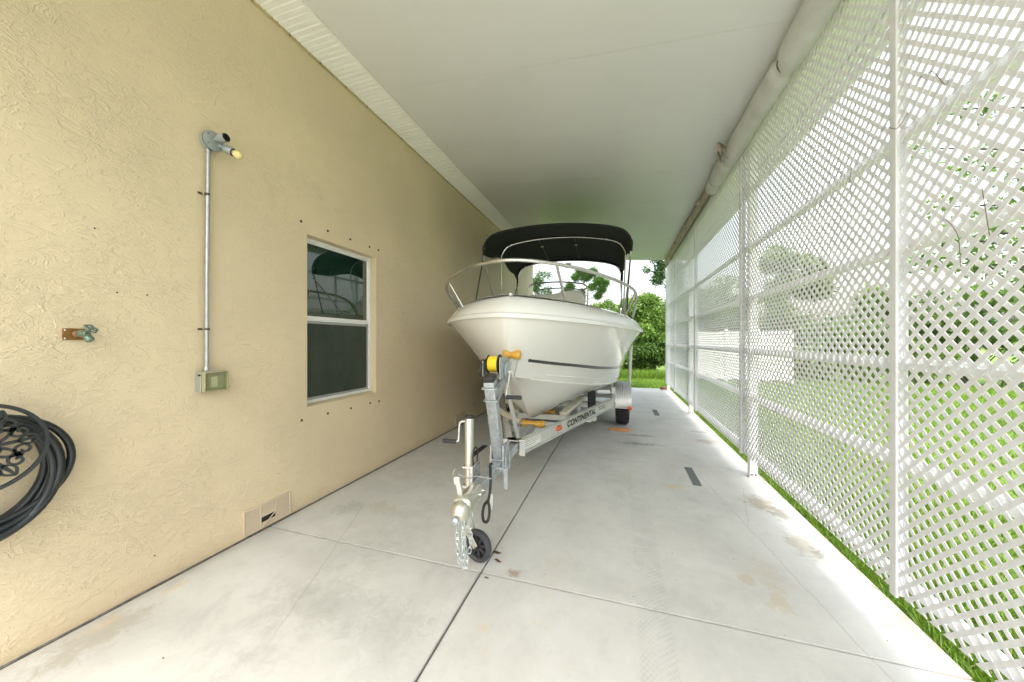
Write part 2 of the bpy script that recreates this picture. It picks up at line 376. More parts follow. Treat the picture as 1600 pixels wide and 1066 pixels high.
# ---------------------------------------------------------------- mesh building
class MB:
    def __init__(s): s.v = []; s.f = []
    def add(s, vs_, fs):
        o = len(s.v); s.v += [tuple(p) for p in vs_]; s.f += [tuple(i + o for i in f) for f in fs]; return s
    def box(s, x0, x1, y0, y1, z0, z1):
        return s.add([(x0, y0, z0), (x1, y0, z0), (x1, y1, z0), (x0, y1, z0), (x0, y0, z1), (x1, y0, z1), (x1, y1, z1), (x0, y1, z1)],
                     [(0, 3, 2, 1), (4, 5, 6, 7), (0, 1, 5, 4), (1, 2, 6, 5), (2, 3, 7, 6), (3, 0, 4, 7)])
    def obox(s, c, size, rot=(0, 0, 0)):
        m = MB().box(-size[0] / 2, size[0] / 2, -size[1] / 2, size[1] / 2, -size[2] / 2, size[2] / 2)
        from mathutils import Euler
        X = Matrix.Translation(c) @ Euler(rot).to_matrix().to_4x4()
        return s.add([X @ Vector(p) for p in m.v], m.f)
    def bar(s, a, b, w, h, up=(0, 0, 1)):           # rectangular bar from a to b
        a, b = Vector(a), Vector(b); d = (b - a).normalized(); r = d.cross(Vector(up)).normalized(); u = r.cross(d)
        P = []
        for p in (a, b):
            for i, j in ((-1, -1), (1, -1), (1, 1), (-1, 1)): P.append(p + r * (w / 2 * i) + u * (h / 2 * j))
        return s.add(P, [(3, 2, 1, 0), (4, 5, 6, 7), (0, 1, 5, 4), (1, 2, 6, 5), (2, 3, 7, 6), (3, 0, 4, 7)])
    def tube(s, pts, r, n=8, closed=False, caps=True):
        pts = [Vector(p) for p in pts]; N = len(pts)
        rr = r if isinstance(r, (list, tuple)) else [r] * N
        T = []
        for i in range(N):
            if closed: t_ = pts[(i + 1) % N] - pts[i - 1]
            else: t_ = pts[min(i + 1, N - 1)] - pts[max(i - 1, 0)]
            T.append(t_.normalized() if t_.length > 1e-9 else Vector((0, 0, 1)))
        ref = Vector((0, 0, 1)) if abs(T[0].z) < .9 else Vector((1, 0, 0))
        u = T[0].cross(ref).normalized(); V = []
        for i in range(N):
            u = (u - T[i] * u.dot(T[i]));
            if u.length < 1e-6: u = T[i].orthogonal()
            u.normalize(); w = T[i].cross(u)
            for k in range(n):
                a = 2 * math.pi * k / n; V.append(pts[i] + (u * math.cos(a) + w * math.sin(a)) * rr[i])
        F = []
        for i in range(N if closed else N - 1):
            j = (i + 1) % N
            for k in range(n): F.append((i * n + k, i * n + (k + 1) % n, j * n + (k + 1) % n, j * n + k))
        if caps and not closed:
            F.append(tuple(range(n))[::-1]); F.append(tuple((N - 1) * n + k for k in range(n)))
        return s.add(V, F)
    def lathe(s, prof, o, ax, n=20):                # prof: (radius, height along axis)
        o = Vector(o); ax = Vector(ax).normalized(); u = ax.orthogonal().normalized(); w = ax.cross(u)
        V = []; F = []
        for r, h in prof:
            for k in range(n):
                a = 2 * math.pi * k / n; V.append(o + ax * h + (u * math.cos(a) + w * math.sin(a)) * max(r, 1e-5))
        for i in range(len(prof) - 1):
            for k in range(n): F.append((i * n + k, i * n + (k + 1) % n, (i + 1) * n + (k + 1) % n, (i + 1) * n + k))
        F.append(tuple(range(n))[::-1]); F.append(tuple((len(prof) - 1) * n + k for k in range(n)))
        return s.add(V, F)
    def cyl(s, a, b, r, n=16):
        a, b = Vector(a), Vector(b); return s.lathe([(r, 0), (r, (b - a).length)], a, b - a, n)
    def grid(s, rows, closed=False):                # rows of equal length
        n = len(rows[0]); V = [p for r_ in rows for p in r_]; F = []
        for i in range(len(rows) - 1):
            for k in range(n if closed else n - 1):
                F.append((i * n + k, i * n + (k + 1) % n, (i + 1) * n + (k + 1) % n, (i + 1) * n + k))
        return s.add(V, F)
    def prism(s, poly, a, b, plane='YZ'):           # 2D polygon extruded between a and b on the third axis
        n = len(poly)
        mkp = {'YZ': lambda p, t: (t, p[0], p[1]), 'XZ': lambda p, t: (p[0], t, p[1]), 'XY': lambda p, t: (p[0], p[1], t)}[plane]
        V = [mkp(p, a) for p in poly] + [mkp(p, b) for p in poly]
        F = [tuple(range(n)), tuple(range(2 * n - 1, n - 1, -1))] + [(i, n + i, n + (i + 1) % n, (i + 1) % n) for i in range(n)]
        return s.add(V, F)

ROOTM = {}
def finish(me, smooth, mat):
    if mat: me.materials.append(mat)
    if smooth:
        me.shade_smooth(); me.set_sharp_from_angle(angle=R(smooth if smooth > 1 else 38))
def obj(name, mb, mat, parent=None, smooth=0, bevel=0, local=False, **props):
    """one mesh object. With a parent, world coordinates are brought into the root's frame unless local"""
    me = bpy.data.meshes.new(name)
    V = mb.v
    if parent is not None and not local:
        r = parent
        while r.parent is not None: r = r.parent
        inv = ROOTM[r.name].inverted(); V = [tuple(inv @ Vector(p)) for p in V]
    me.from_pydata(V, [], mb.f); me.validate()
    import bmesh
    bm = bmesh.new(); bm.from_mesh(me); bmesh.ops.recalc_face_normals(bm, faces=bm.faces); bm.to_mesh(me); bm.free()
    finish(me, smooth, mat)
    o = bpy.data.objects.new(name, me); COL.objects.link(o)
    if parent is not None: o.parent = parent
    if bevel:
        b = o.modifiers.new('bevel', 'BEVEL'); b.width = bevel; b.segments = 2; b.limit_method = 'ANGLE'
        if not smooth: me.shade_smooth(); me.set_sharp_from_angle(angle=R(50))
    for k, v in props.items(): o[k] = v
    return o
def root(name, label, cat, loc=(0, 0, 0), rot=(0, 0, 0), group=None):
    from mathutils import Euler
    o = bpy.data.objects.new(name, None); COL.objects.link(o)
    o.location = loc; o.rotation_euler = rot; o.empty_display_size = .1
    o['label'] = label; o['category'] = cat
    if group: o['group'] = group
    ROOTM[o.name] = Matrix.Translation(loc) @ Euler(rot).to_matrix().to_4x4()
    return o
def thing(name, mb, mat, label, cat, group=None, **k):
    o = obj(name, mb, mat, None, **k); o['label'] = label; o['category'] = cat
    if group: o['group'] = group
    return o
def inst(name, src, parent, loc):                  # alike piece sharing mesh data; loc in the parent's frame
    o = bpy.data.objects.new(name, src.data); COL.objects.link(o)
    if parent is not None: o.parent = parent
    o.location = loc; return o
def np_obj(name, V, F, mat, tone=None, parent=None, smooth=False):
    me = bpy.data.meshes.new(name); nv, nf, k = len(V), len(F), F.shape[1]
    me.vertices.add(nv); me.vertices.foreach_set('co', np.asarray(V, np.float32).ravel())
    me.loops.add(nf * k); me.loops.foreach_set('vertex_index', F.astype(np.int32).ravel())
    me.polygons.add(nf); me.polygons.foreach_set('loop_start', np.arange(0, nf * k, k, dtype=np.int32))
    me.update(calc_edges=True)
    if tone is not None:
        a = me.attributes.new('tone', 'FLOAT', 'POINT'); a.data.foreach_set('value', np.asarray(tone, np.float32))
    me.materials.append(mat)
    o = bpy.data.objects.new(name, me); COL.objects.link(o)
    if parent is not None: o.parent = parent
    return o
def catmull(P, n=8, closed=False):
    P = [Vector(p) for p in P]; out = []; N = len(P)
    for i in range(N if closed else N - 1):
        if closed: a, b, c, d = P[i - 1], P[i], P[(i + 1) % N], P[(i + 2) % N]
        else: a, b, c, d = P[max(i - 1, 0)], P[i], P[i + 1], P[min(i + 2, N - 1)]
        for k in range(n):
            t = k / n
            out.append(.5 * ((2 * b) + (c - a) * t + (2 * a - 5 * b + 4 * c - d) * t * t + (3 * b - a - 3 * c + d) * t ** 3))
    if not closed: out.append(P[-1])
    return out

# ================================================================ SETTING
WX = -2.625        # face of the stucco wall
SX = 1.449         # outer edge of the slab
lawn = obj('lawn', MB().add([(-60, -40, -.06), (80, -40, -.06), (80, 150, -.06), (-60, 150, -.06)], [(0, 1, 2, 3)]), M['lawn'], kind='structure')

drv = obj('bounce_driveway', MB().box(-12, 6, -14, -2.62, -.12, -.004), M['concrete'], kind='structure')  # unseen concrete behind the camera, added wide for neutral bounce light
pav = obj('pavement', MB().box(WX + .002, SX - .012, -2.6, 11.29, -.10, -.018), M['joint'], kind='structure')
ROOTM[pav.name] = Matrix.Identity(4)
cols = [(WX + .018, -.835), (-.826, SX)]
rows = [(-2.6, -.6), (-.59, 1.987), (1.994, 4.397), (4.405, 7.464), (7.472, 11.3)]
for (x0, x1) in cols:
    for (y0, y1) in rows:
        obj('slab', MB().box(x0, x1, y0, y1, -.12, 0), M['concrete'], pav, bevel=.006)
obj('expansion_strip', MB().box(WX + .003, WX + .016, -2.6, 10.6, -.1, .004), M['felt'], pav)

# ================================================================ HOUSE
W0, W1, WZ0, WZ1 = 2.337, 3.236, .868, 2.392       # window opening
house = root('house', 'tan textured stucco house wall along the left of the slab', 'house', (WX, 4, 0))
mb = MB()
YA, YB, ZT = -1.6, 10.6, 4.35
ys = [YA, W0, W1, YB]; zs = [-.05, WZ0, WZ1, ZT]
for i in range(3):
    for j in range(3):
        if i == 1 and j == 1: continue
        mb.add([(WX, ys[i], zs[j]), (WX, ys[i + 1], zs[j]), (WX, ys[i + 1], zs[j + 1]), (WX, ys[i], zs[j + 1])], [(0, 1, 2, 3)])
mb.add([(WX, YB, -.05), (WX - 8, YB, -.05), (WX - 8, YB, ZT), (WX, YB, ZT)], [(0, 1, 2, 3)])
mb.add([(WX, YA, -.05), (WX - 8, YA, -.05), (WX - 8, YA, ZT), (WX, YA, ZT)], [(0, 1, 2, 3)])
mb.add([(WX - 8, YA, -.05), (WX - 8, YB, -.05), (WX - 8, YB, ZT), (WX - 8, YA, ZT)], [(0, 1, 2, 3)])
obj('wall', mb, M['stucco'], house)
obj('roof', MB().box(WX - 8.4, WX + .37, YA - .4, YB + .35, ZT + .003, ZT + .16), M['roofing'], house)
d = .115
mb = MB()
mb.box(WX - d, WX - .001, W0 - .02, W0, WZ0, WZ1); mb.box(WX - d, WX - .001, W1, W1 + .02, WZ0, WZ1)
mb.box(WX - d, WX - .001, W0 - .02, W1 + .02, WZ1, WZ1 + .02)
obj('window_reveal', mb, M['reveal'], house)
mb = MB().add([(WX + .004, W0 - .005, WZ0 - .012), (WX + .004, W1 + .005, WZ0 - .012), (WX + .004, W1 + .005, WZ0 - .001), (WX + .004, W0 - .005, WZ0 - .001),
               (WX - d, W0 - .005, WZ0 - .012), (WX - d, W1 + .005, WZ0 - .012), (WX - d, W1 + .005, WZ0 + .012), (WX - d, W0 - .005, WZ0 + .012)],
              [(0, 1, 2, 3), (3, 2, 6, 7), (4, 5, 6, 7), (0, 3, 7, 4), (1, 2, 6, 5), (0, 1, 5, 4)])
obj('window_sill', mb, M['reveal'], house, bevel=.002)

# window: frame > sash, pane, screen
fx = WX - .075
a, b, c, e = W0 + .003, W1 - .003, WZ0 + .014, WZ1 - .003
def ring(a, b, c, e, w, x0, x1, wb=None, wt=None):
    wb = wb or w; wt = wt or w
    m = MB(); m.box(x0, x1, a, a + w, c, e); m.box(x0, x1, b - w, b, c, e)
    m.box(x0, x1, a + w, b - w, c, c + wb); m.box(x0, x1, a + w, b - w, e - wt, e); return m
win = obj('window', ring(a, b, c, e, .028, fx - .05, fx), M['window_frame'], house, bevel=.003)
zm = 1.635
obj('upper_sash', ring(a + .028, b - .028, zm, e - .028, .018, fx - .03, fx - .008, wb=.045), M['window_frame'], win, bevel=.002)
obj('lower_sash', ring(a + .028, b - .028, c + .028, zm, .02, fx - .045, fx - .022), M['window_frame'], win, bevel=.002)
obj('window_pane', MB().box(fx - .024, fx - .018, a + .046, b - .046, zm + .045, e - .046), M['glass'], win)
obj('window_pane', MB().box(fx - .038, fx - .033, a + .048, b - .048, c + .048, zm - .02), M['glass'], win)
sc_ = obj('screen_frame', ring(a + .029, b - .029, c + .028, zm - .002, .022, fx - .02, fx - .010), M['window_alu'], win, bevel=.001)
obj('screen_mesh', MB().box(fx - .016, fx - .013, a + .05, b - .05, c + .05, zm - .024), M['screen'], win)
obj('sash_latch', MB().box(fx - .008, fx + .006, b - .075, b - .05, zm - .012, zm + .004), M['steel'], win)

# storm-shutter anchors in the stucco
anch = None
for (y, z) in [(2.274, 2.483), (2.559, 2.488), (2.84, 2.489), (3.122, 2.484), (3.268, 2.486), (2.28, .764), (2.559, .768), (2.849, .762), (3.132, .766), (3.279, .762), (5.913, 1.114), (5.94, .267)]:
    if anch is None:
        anch = obj('shutter_anchor', MB().lathe([(.008, 0), (.011, .001), (.011, .006), (.006, .009), (.003, .006)], (0, 0, 0), (1, 0, 0), 12), M['anchor'], house, smooth=30, local=True)
        anch.location = (0, y - 4, z)
    else: inst('shutter_anchor', anch, house, (0, y - 4, z))
hole = obj('nail_hole', MB().lathe([(.0042, 0), (.0042, .0012), (.003, .0012), (.001, .0008)], (0, 0, 0), (1, 0, 0), 10), M['dark'], house, local=True)
hole.location = (0, 1.057 - 4, 2.041)
for y, z in ((1.141, 1.716), (1.266, 1.718), (1.30, .18), (.62, 1.36)): inst('nail_hole', hole, house, (0, y - 4, z))

# foundation vents: frame > grille sections of louvres
def vent(y0, y1, z0, z1, broken):
    w = .012
    m = ring(y0, y1, z0, z1, w, WX + .001, WX + .013)
    t3 = (y1 - y0) / 3
    for k in (1, 2): m.box(WX + .001, WX + .012, y0 + k * t3 - .005, y0 + k * t3 + .005, z0 + w, z1 - w)
    v = obj('foundation_vent', m, M['vent'], house, bevel=.0015)
    obj('vent_back', MB().box(WX + .0005, WX + .002, y0 + w, y1 - w, z0 + w, z1 - w), M['dark'], v)
    for k in range(3):
        m = MB(); n = 16 if broken else 9
        ya, yb = y0 + k * t3 + (w if k == 0 else .005), y0 + (k + 1) * t3 - (w if k == 2 else .005)
        for i in range(n):
            z = z0 + w + (i + .5) * (z1 - z0 - 2 * w) / n
            if broken and k == 1 and 3 <= i <= 6: continue
            hh = (z1 - z0 - 2 * w) / n
            m.add([(WX + .003, ya, z + hh * .42), (WX + .003, yb, z + hh * .42), (WX + .009, yb, z - hh * .38), (WX + .009, ya, z - hh * .38),
                   (WX + .005, ya, z + hh * .48), (WX + .005, yb, z + hh * .48), (WX + .011, yb, z - hh * .32), (WX + .011, ya, z - hh * .32)],
                  [(0, 1, 2, 3), (4, 5, 6, 7), (0, 1, 5, 4), (2, 3, 7, 6), (1, 2, 6, 5), (3, 0, 4, 7)])
        obj('vent_louvres', m, M['vent'], v)
    if broken:
        obj('broken_louvre', MB().bar((WX + .014, y0 + t3 + .012, z0 + .012), (WX + .014, y0 + 2 * t3 - .006, z0 + .088), .004, .007, (1, 0, 0)), M['vent'], v)
vent(1.795, 2.172, .012, .2, True)
vent(5.19, 5.56, .03, .215, False)

# vinyl soffit between the wall and the carport roof
SO = WX + .361
m = MB()
p0 = (WX + .016, SO - .006)
Lp = .305
prof = []
for k in range(3):
    y = k * Lp / 3
    prof += [(y, .012), (y + .004, .001), (y + .009, -.003), (y + .014, 0), (y + .046, 0), (y + .050, .007), (y + .055, .007), (y + .059, 0), (y + Lp / 3 - .010, 0), (y + Lp / 3 - .001, .014)]
prof[-1] = (Lp - .002, .014)
rowA = [(p0[0], y, z) for y, z in prof]; rowB = [(p0[1], y, z) for y, z in prof]
m.grid([rowA, rowB])
m.add([(p0[0], prof[0][0], .02), (p0[1], prof[0][0], .02), (p0[1], prof[0][0], prof[0][1]), (p0[0], prof[0][0], prof[0][1])], [(0, 1, 2, 3)])
first = None
k = 0
y = -1.3
while y < 10.55:
    if first is None:
        first = obj('soffit_panel', m, M['soffit'], None); first.parent = house; first.location = (-WX, y - 4, 3.999)
    else: inst('soffit_panel', first, house, (-WX, y - 4, 3.999))
    y += Lp
obj('soffit_backing', MB().box(WX + .001, SO, -1.3, 10.6, 4.022, 4.03), M['soffit_gap'], house)
obj('soffit_trim', MB().box(WX + .0005, WX + .016, -1.3, 10.6, 3.985, 4.02), mk_stucco('brown_trim', (.5, .42, .22), .2), house)  # brown channel along the wall top, its own colour
obj('soffit_trim', MB().box(SO - .006, SO + .004, -1.3, 10.6, 3.987, 4.04), M['soffit'], house)
nail = obj('trim_nail', MB().box(WX + .016, WX + .022, -.006, .006, 3.982, 3.992), M['anchor'], None)
nail.parent = house; nail.location = (-WX, -1.2 - 4, 0)
k = 0
while -1.2 + k * .305 < 10.4:
    k += 1
    inst('trim_nail', nail, house, (-WX, -1.2 + k * .305 - 4, 0))

# ================================================================ CARPORT
cp = root('carport', 'white aluminium carport roof on slim white posts over the slab', 'carport', (1.356, 4.22, 0))
seams = [-1.47, -.37, .73, 1.84, 2.945, 4.05, 5.15, 6.25, 7.35, 8.45, 9.5, 10.55]
def roofz(x): return 3.992 - .07 * (x + 2.264)
for i in range(len(seams) - 1):
    y0, y1 = seams[i] + .0014, seams[i + 1] - .0014
    m = MB(); x0, x1 = SO + .006, 1.74
    prof = [(y0, .012), (y0 + .0004, 0), (y1 - .0004, 0), (y1, .012)]
    m.grid([[(x0, yy, roofz(x0) + zz) for yy, zz in prof], [(x1, yy, roofz(x1) + zz) for yy, zz in prof]])
    m.box(x0, x1, y0, y0 + .003, roofz(x0) + .012, roofz(x0) + .013)
    # body of the pan above its face
    m.add([(x0, y0, roofz(x0) + .012), (x1, y0, roofz(x1) + .012), (x1, y1, roofz(x1) + .012), (x0, y1, roofz(x0) + .012),
           (x0, y0, roofz(x0) + .08), (x1, y0, roofz(x1) + .08), (x1, y1, roofz(x1) + .08), (x0, y1, roofz(x0) + .08)],
          [(4, 5, 6, 7), (0, 1, 5, 4), (1, 2, 6, 5), (2, 3, 7, 6), (3, 0, 4, 7)])
    rp_ = obj('roof_panel', m, M['roofpan'], cp)
    if i: obj('seam_shade_strip', MB().add([(x0, y0 - .006, roofz(x0) + .0035), (x1, y0 - .006, roofz(x1) + .0035), (x1, y0 + .001, roofz(x1) + .0035), (x0, y0 + .001, roofz(x0) + .0035)], [(0, 1, 2, 3)]), M['joint'], rp_)  # dark strip added above each seam gap to stand in for its shade
obj('end_cap', MB().add([(SO + .006, 10.553, roofz(SO) - .004), (1.74, 10.553, roofz(1.74) - .004), (1.74, 10.553, roofz(1.74) + .09), (SO + .006, 10.553, roofz(SO) + .09),
     (SO + .006, 10.565, roofz(SO) - .004), (1.74, 10.565, roofz(1.74) - .004), (1.74, 10.565, roofz(1.74) + .09), (SO + .006, 10.565, roofz(SO) + .09)],
    [(0, 1, 2, 3), (4, 5, 6, 7), (0, 1, 5, 4), (1, 2, 6, 5), (2, 3, 7, 6), (3, 0, 4, 7)]), M['beam_white'], cp)
obj('light_leak_sheet', MB().add([(SO + .006, -1.47, roofz(SO) + .083), (1.74, -1.47, roofz(1.74) + .083), (1.74, 10.55, roofz(1.74) + .083), (SO + .006, 10.55, roofz(SO) + .083)], [(0, 1, 2, 3)]), M['beam_white'], cp)  # unseen sheet added over the panels to stop sky light leaking in
obj('gutter', MB().box(1.745, 1.83, -1.47, 10.56, roofz(1.74) - .03, roofz(1.74) + .10), M['beam_white'], cp, bevel=.006)
obj('beam', MB().box(1.32, 1.392, -1.46, 10.54, 3.575, 3.722), M['beam_white'], cp, bevel=.004)
PY = [-1.40, .92, 4.22, 7.52, 10.80]
for py in PY:
    p = obj('post', MB().box(1.318, 1.394, py, py + .076, .006, 3.574), M['alu_white'], cp, bevel=.006)
    obj('post_base', MB().box(1.308, 1.404, py - .006, py + .082, .0005, .008), M['alu'], p, bevel=.002)
    for bx in (1.338, 1.372):
        obj('bolt', MB().lathe([(.011, 0), (.011, .003), (.007, .003), (.007, .009), (.003, .011)], (bx, py, .035), (0, -1, 0), 10), M['anchor'], p)

# ================================================================ LATTICE SCREEN
LX = 1.300
scr = root('lattice_screen', 'tall white diagonal lattice screen running down the right side', 'lattice screen', (LX, 4.388, .2))
PITCH = .0685 / math.sqrt(2); SW = PITCH * .405; TH = .0022
bays = [(-.25, 2.16), (2.16, 4.388), (4.388, 6.797), (6.797, 9.231), (9.231, 10.87)]
rowsz = [(.222, 1.345), (1.325, 2.470), (2.450, 3.575)]
def clip(poly, f):
    out = []
    for i in range(len(poly)):
        p, q = poly[i - 1], poly[i]; a_, b_ = f(p), f(q)
        if a_ >= 0: out.append(p)
        if (a_ >= 0) != (b_ >= 0):
            t = a_ / (a_ - b_); out.append((p[0] + (q[0] - p[0]) * t, p[1] + (q[1] - p[1]) * t))
    return out
th_ = R(17.4332); CC, SS = math.cos(th_), math.sin(th_)
def wave(y, z, r):         # vinyl lattice is never quite flat
    return (.004, -.003, .003)[r] * (y - 4) * .3 + (-.003, .004, -.004)[r] * (z - 1.9)
slats = []
for bi, (ya, yb) in enumerate(bays):
    for ri, (za, zb) in enumerate(rowsz):
        xo = LX - (.0 if ri == 1 else .0105)
        Wd, Hd = yb - ya, zb - za
        ph = rnd.uniform(0, PITCH)
        for dirn in (0, 1):
            # lines y*s + z*s' = c with 45 degree direction
            s2 = math.sqrt(.5)
            lo, hi = (0, (Wd + Hd) * s2) if dirn == 0 else (-Hd * s2, Wd * s2)
            cval = lo + ph
            while cval < hi:
                if dirn == 0: nrm = (s2, s2); tan_ = (-s2, s2)
                else: nrm = (s2, -s2); tan_ = (s2, s2)
                L = 4.
                ctr = (nrm[0] * cval, nrm[1] * cval)
                poly = [(ctr[0] + nrm[0] * SW / 2 * a_ + tan_[0] * L * b_, ctr[1] + nrm[1] * SW / 2 * a_ + tan_[1] * L * b_) for a_, b_ in ((-1, -1), (1, -1), (1, 1), (-1, 1))]
                for f in (lambda p: p[0], lambda p: Wd - p[0], lambda p: p[1], lambda p: Hd - p[1]):
                    if poly: poly = clip(poly, f)
                cval += PITCH
                if len(poly) < 3: continue
                P = [(ya + p[0], za + p[1]) for p in poly]
                # how large it shows in the photograph: visible share times size
                cy_, cz_ = sum(p[0] for p in P) / len(P), sum(p[1] for p in P) / len(P)
                sc = 0
                for t in np.linspace(0, 1, 9):
                    pts = sorted(P, key=lambda p: p[0]); q = (pts[0][0] + (pts[-1][0] - pts[0][0]) * t, pts[0][1] + (pts[-1][1] - pts[0][1]) * t)
                    xc = LX * CC + q[0] * SS; yc = -LX * SS + q[0] * CC
                    if yc <= .2: continue
                    u, v = 800 + 535 * xc / yc, 533 - 535 * (q[1] - EYE) / yc
                    if -20 < u < 1620 and -20 < v < 1086: sc += abs(pts[-1][0] - pts[0][0]) / yc ** 2
                slats.append((sc, P, xo + (0 if dirn == 0 else TH + .0003), ri, dirn))
slats.sort(key=lambda s_: -s_[0])
def slat_mesh(m, P, x, ri):
    # split along its length so that it can follow the warp of the panel
    pts = sorted(P); y0, y1 = pts[0][0], pts[-1][0]
    n = len(P); V = [(x + wave(p[0], p[1], ri), p[0], p[1]) for p in P] + [(x + TH + wave(p[0], p[1], ri), p[0], p[1]) for p in P]
    m.add(V, [tuple(range(n)), tuple(range(2 * n - 1, n - 1, -1))] + [(i, n + i, n + (i + 1) % n, (i + 1) % n) for i in range(n)])
NIND = 298
for s_ in slats[:NIND]:
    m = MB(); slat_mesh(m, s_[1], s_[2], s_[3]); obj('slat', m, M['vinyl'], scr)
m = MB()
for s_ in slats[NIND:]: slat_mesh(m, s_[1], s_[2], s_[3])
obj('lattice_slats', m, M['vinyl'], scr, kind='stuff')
for jy in (2.16, 4.388, 6.797, 9.231):
    m = MB().box(LX - .024, LX - .0125, jy - .021, jy + .021, .205, 3.575)
    m.box(LX + .018, LX + .024, jy - .021, jy + .021, .205, 3.575); m.box(LX - .0125, LX + .018, jy - .003, jy + .003, .205, 3.575)
    obj('joiner_channel', m, M['vinyl'], scr, bevel=.002)
obj('edge_channel', MB().box(LX - .018, LX + .02, 10.87, 10.895, .205, 3.575), M['vinyl'], scr, bevel=.002)
for z in (.262, .85, 1.335, 1.91, 2.46, 3.05, 3.53):
    for i in range(1 if False else 0, len(PY) - 1):
        obj('rail', MB().box(1.334, 1.362, PY[i] + .078, PY[i + 1] - .002, z - .028, z + .028), M['alu_white'], scr, bevel=.002)

# dead vine and cord caught on the lattice
vm = MB()
for P in ([(1.272, 2.02, 2.62), (1.270, 1.93, 2.60), (1.272, 1.87, 2.50), (1.270, 1.84, 2.52)], [(1.272, 2.30, 2.50), (1.268, 2.2, 2.52), (1.27, 2.12, 2.47), (1.266, 2.05, 2.5)],
          [(1.27, 2.45, 2.46), (1.268, 2.47, 2.38), (1.27, 2.46, 2.28)]):
    vm.tube(catmull(P, 5), .0013, 5)
thing('dead_vine', vm, M['vine'], 'thin brown dead vine snagged on the lattice beside the near joint strip', 'vine')
vm = MB()
for P in ([(1.272, 1.88, 1.95), (1.262, 1.84, 1.93), (1.27, 1.81, 1.86), (1.27, 1.80, 1.74)], [(1.272, 1.72, 2.02), (1.264, 1.70, 1.95), (1.27, 1.69, 1.83)]):
    vm.tube(catmull(P, 5), .0012, 5)
thing('dangling_twig', vm, M['vine'], 'pair of dry brown twigs hanging from the lattice near the right edge', 'twig')

# rolled-up shades under the eave
def roll(name, y0, y1, cx, cz, rad, ties, mat, label, n=90, seed=1, sag=0.):
    r2 = random.Random(seed); rt = root(name, label, 'shade roll', (cx, y0, cz))
    rows_ = []
    for i in range(n + 1):
        t = i / n; y = y0 + (y1 - y0) * t
        pinch = 1 - sum(.38 * math.exp(-((y - ty) / .05) ** 2) for ty in ties)
        puff = 1 + .04 * math.sin(y * 2.3 + seed) + .02 * math.sin(y * 9.1)
        r_ = rad(t) * pinch * puff
        if i in (0, n): r_ *= .55
        dz = -sag * math.sin(math.pi * ((y * .8) % 1.)) - (rad(t) * .2 if pinch < .8 else 0)
        ring_ = []
        for k in range(22):
            a_ = 2 * math.pi * k / 22
            w_ = 1 + .05 * math.sin(2 * a_ + y * 1.1) + .02 * math.sin(5 * a_ - y * 3 + seed) + .018 * math.sin(9 * a_ + y * 6) + .02 * math.sin(7 * a_ + y * 31) * (1 - pinch) * 4
            ring_.append((cx + r_ * w_ * .85 * math.cos(a_), y, cz + dz + r_ * w_ * 1.1 * math.sin(a_)))
        rows_.append(ring_)
    m = MB().grid(rows_, closed=True)
    m.add(rows_[0], [tuple(range(22))]); m.add(rows_[-1], [tuple(range(22))])
    obj('cloth_roll', m, mat, rt, smooth=70)
    for ty in ties:
        if y0 < ty < y1:
            rr = rad((ty - y0) / (y1 - y0)) * .66
            obj('tie_cord', MB().tube([(cx + rr * .9 * math.cos(q), ty + .004 * math.sin(3 * q), cz - rr * .22 + rr * 1.12 * math.sin(q)) for q in np.linspace(0, 2 * math.pi, 20)[:-1]], .004, 6, closed=True), M['cord'], rt, smooth=1)
    return rt
r1 = roll('shade_roll', -.3, 5.42, 1.232, 3.61, lambda t: .108, (.4, 3.16, 4.62, 5.2), M['shade'], 'fat grey cloth shade rolled and tied under the eave above the near lattice', 150, 3, .01)
m = MB()
pts = [(1.18, 4.42, 3.58), (1.10, 4.36, 3.62), (1.045, 4.33, 3.63), (1.06, 4.42, 3.60), (1.12, 4.5, 3.55)]
cv = catmull(pts, 6); m.grid([[p + Vector((0, 0, -.06 - .02 * math.sin(i))) for i, p in enumerate(cv)], [p + Vector((0, .01, .04)) for p in cv]])
tl = obj('loose_flap', m, M['shade_tan'], r1, smooth=60)
sm_ = tl.modifiers.new('solid', 'SOLIDIFY'); sm_.thickness = .005
r2_ = roll('shade_roll', 5.5, 10.55, 1.25, 3.665, lambda t: .056, (6.2, 7.4, 8.6, 9.6), M['shade_tan'], 'thin tan cloth shade rolled under the eave at the far end of the lattice', 120, 9)
for ty in (6.05, 7.25, 8.5):
    fl = obj('loose_fold', MB().lathe([(.01, 0), (.035, .01), (.045, .05), (.03, .10), (.012, .11)], (1.20, ty, 3.65), (.1, 1, -.1), 12), M['shade_tan'], r2_, smooth=60)

# ================================================================ BOAT
BX, BY, BYAW, BROLL = -.8982, 2.542, .0471, .0328
piv = Matrix.Translation((BX, BY, 0)) @ Matrix.Rotation(BYAW, 4, 'Z') @ Matrix.Translation((0, 0, .5)) @ Matrix.Rotation(BROLL, 4, 'Y') @ Matrix.Translation((0, 0, -.5))
boat = bpy.data.objects.new('motor_boat', None); COL.objects.link(boat)
boat.matrix_world = piv; ROOTM['motor_boat'] = piv
boat['label'] = 'white centre console motor boat with black canopy on the trailer'; boat['category'] = 'boat'
def lerp_tab(tab, s, j):
    if s <= tab[0][0]: return tab[0][j]
    for p, q in zip(tab, tab[1:]):
        if s <= q[0]:
            t = (s - p[0]) / (q[0] - p[0]); return p[j] + (q[j] - p[j]) * t
    return tab[-1][j]
def smtab(tab, s, j, w=.12):
    return sum(lerp_tab(tab, s + o * w, j) for o in (-1, -.5, 0, .5, 1)) / 5
LB = 6.2
def GW(s):
    t = min(max(s, 0) / 2.4478, 1); w = 1.2521 * max(0, 1 - (1 - t) ** 1.961) ** .6342
    return w - max(0, s - 3.5) * .03
def GZ(s): return 1.661 - .0452 * s + .0127 * s * s if s < 1.78 else 1.6208 - max(0, s - 3.5) * .01
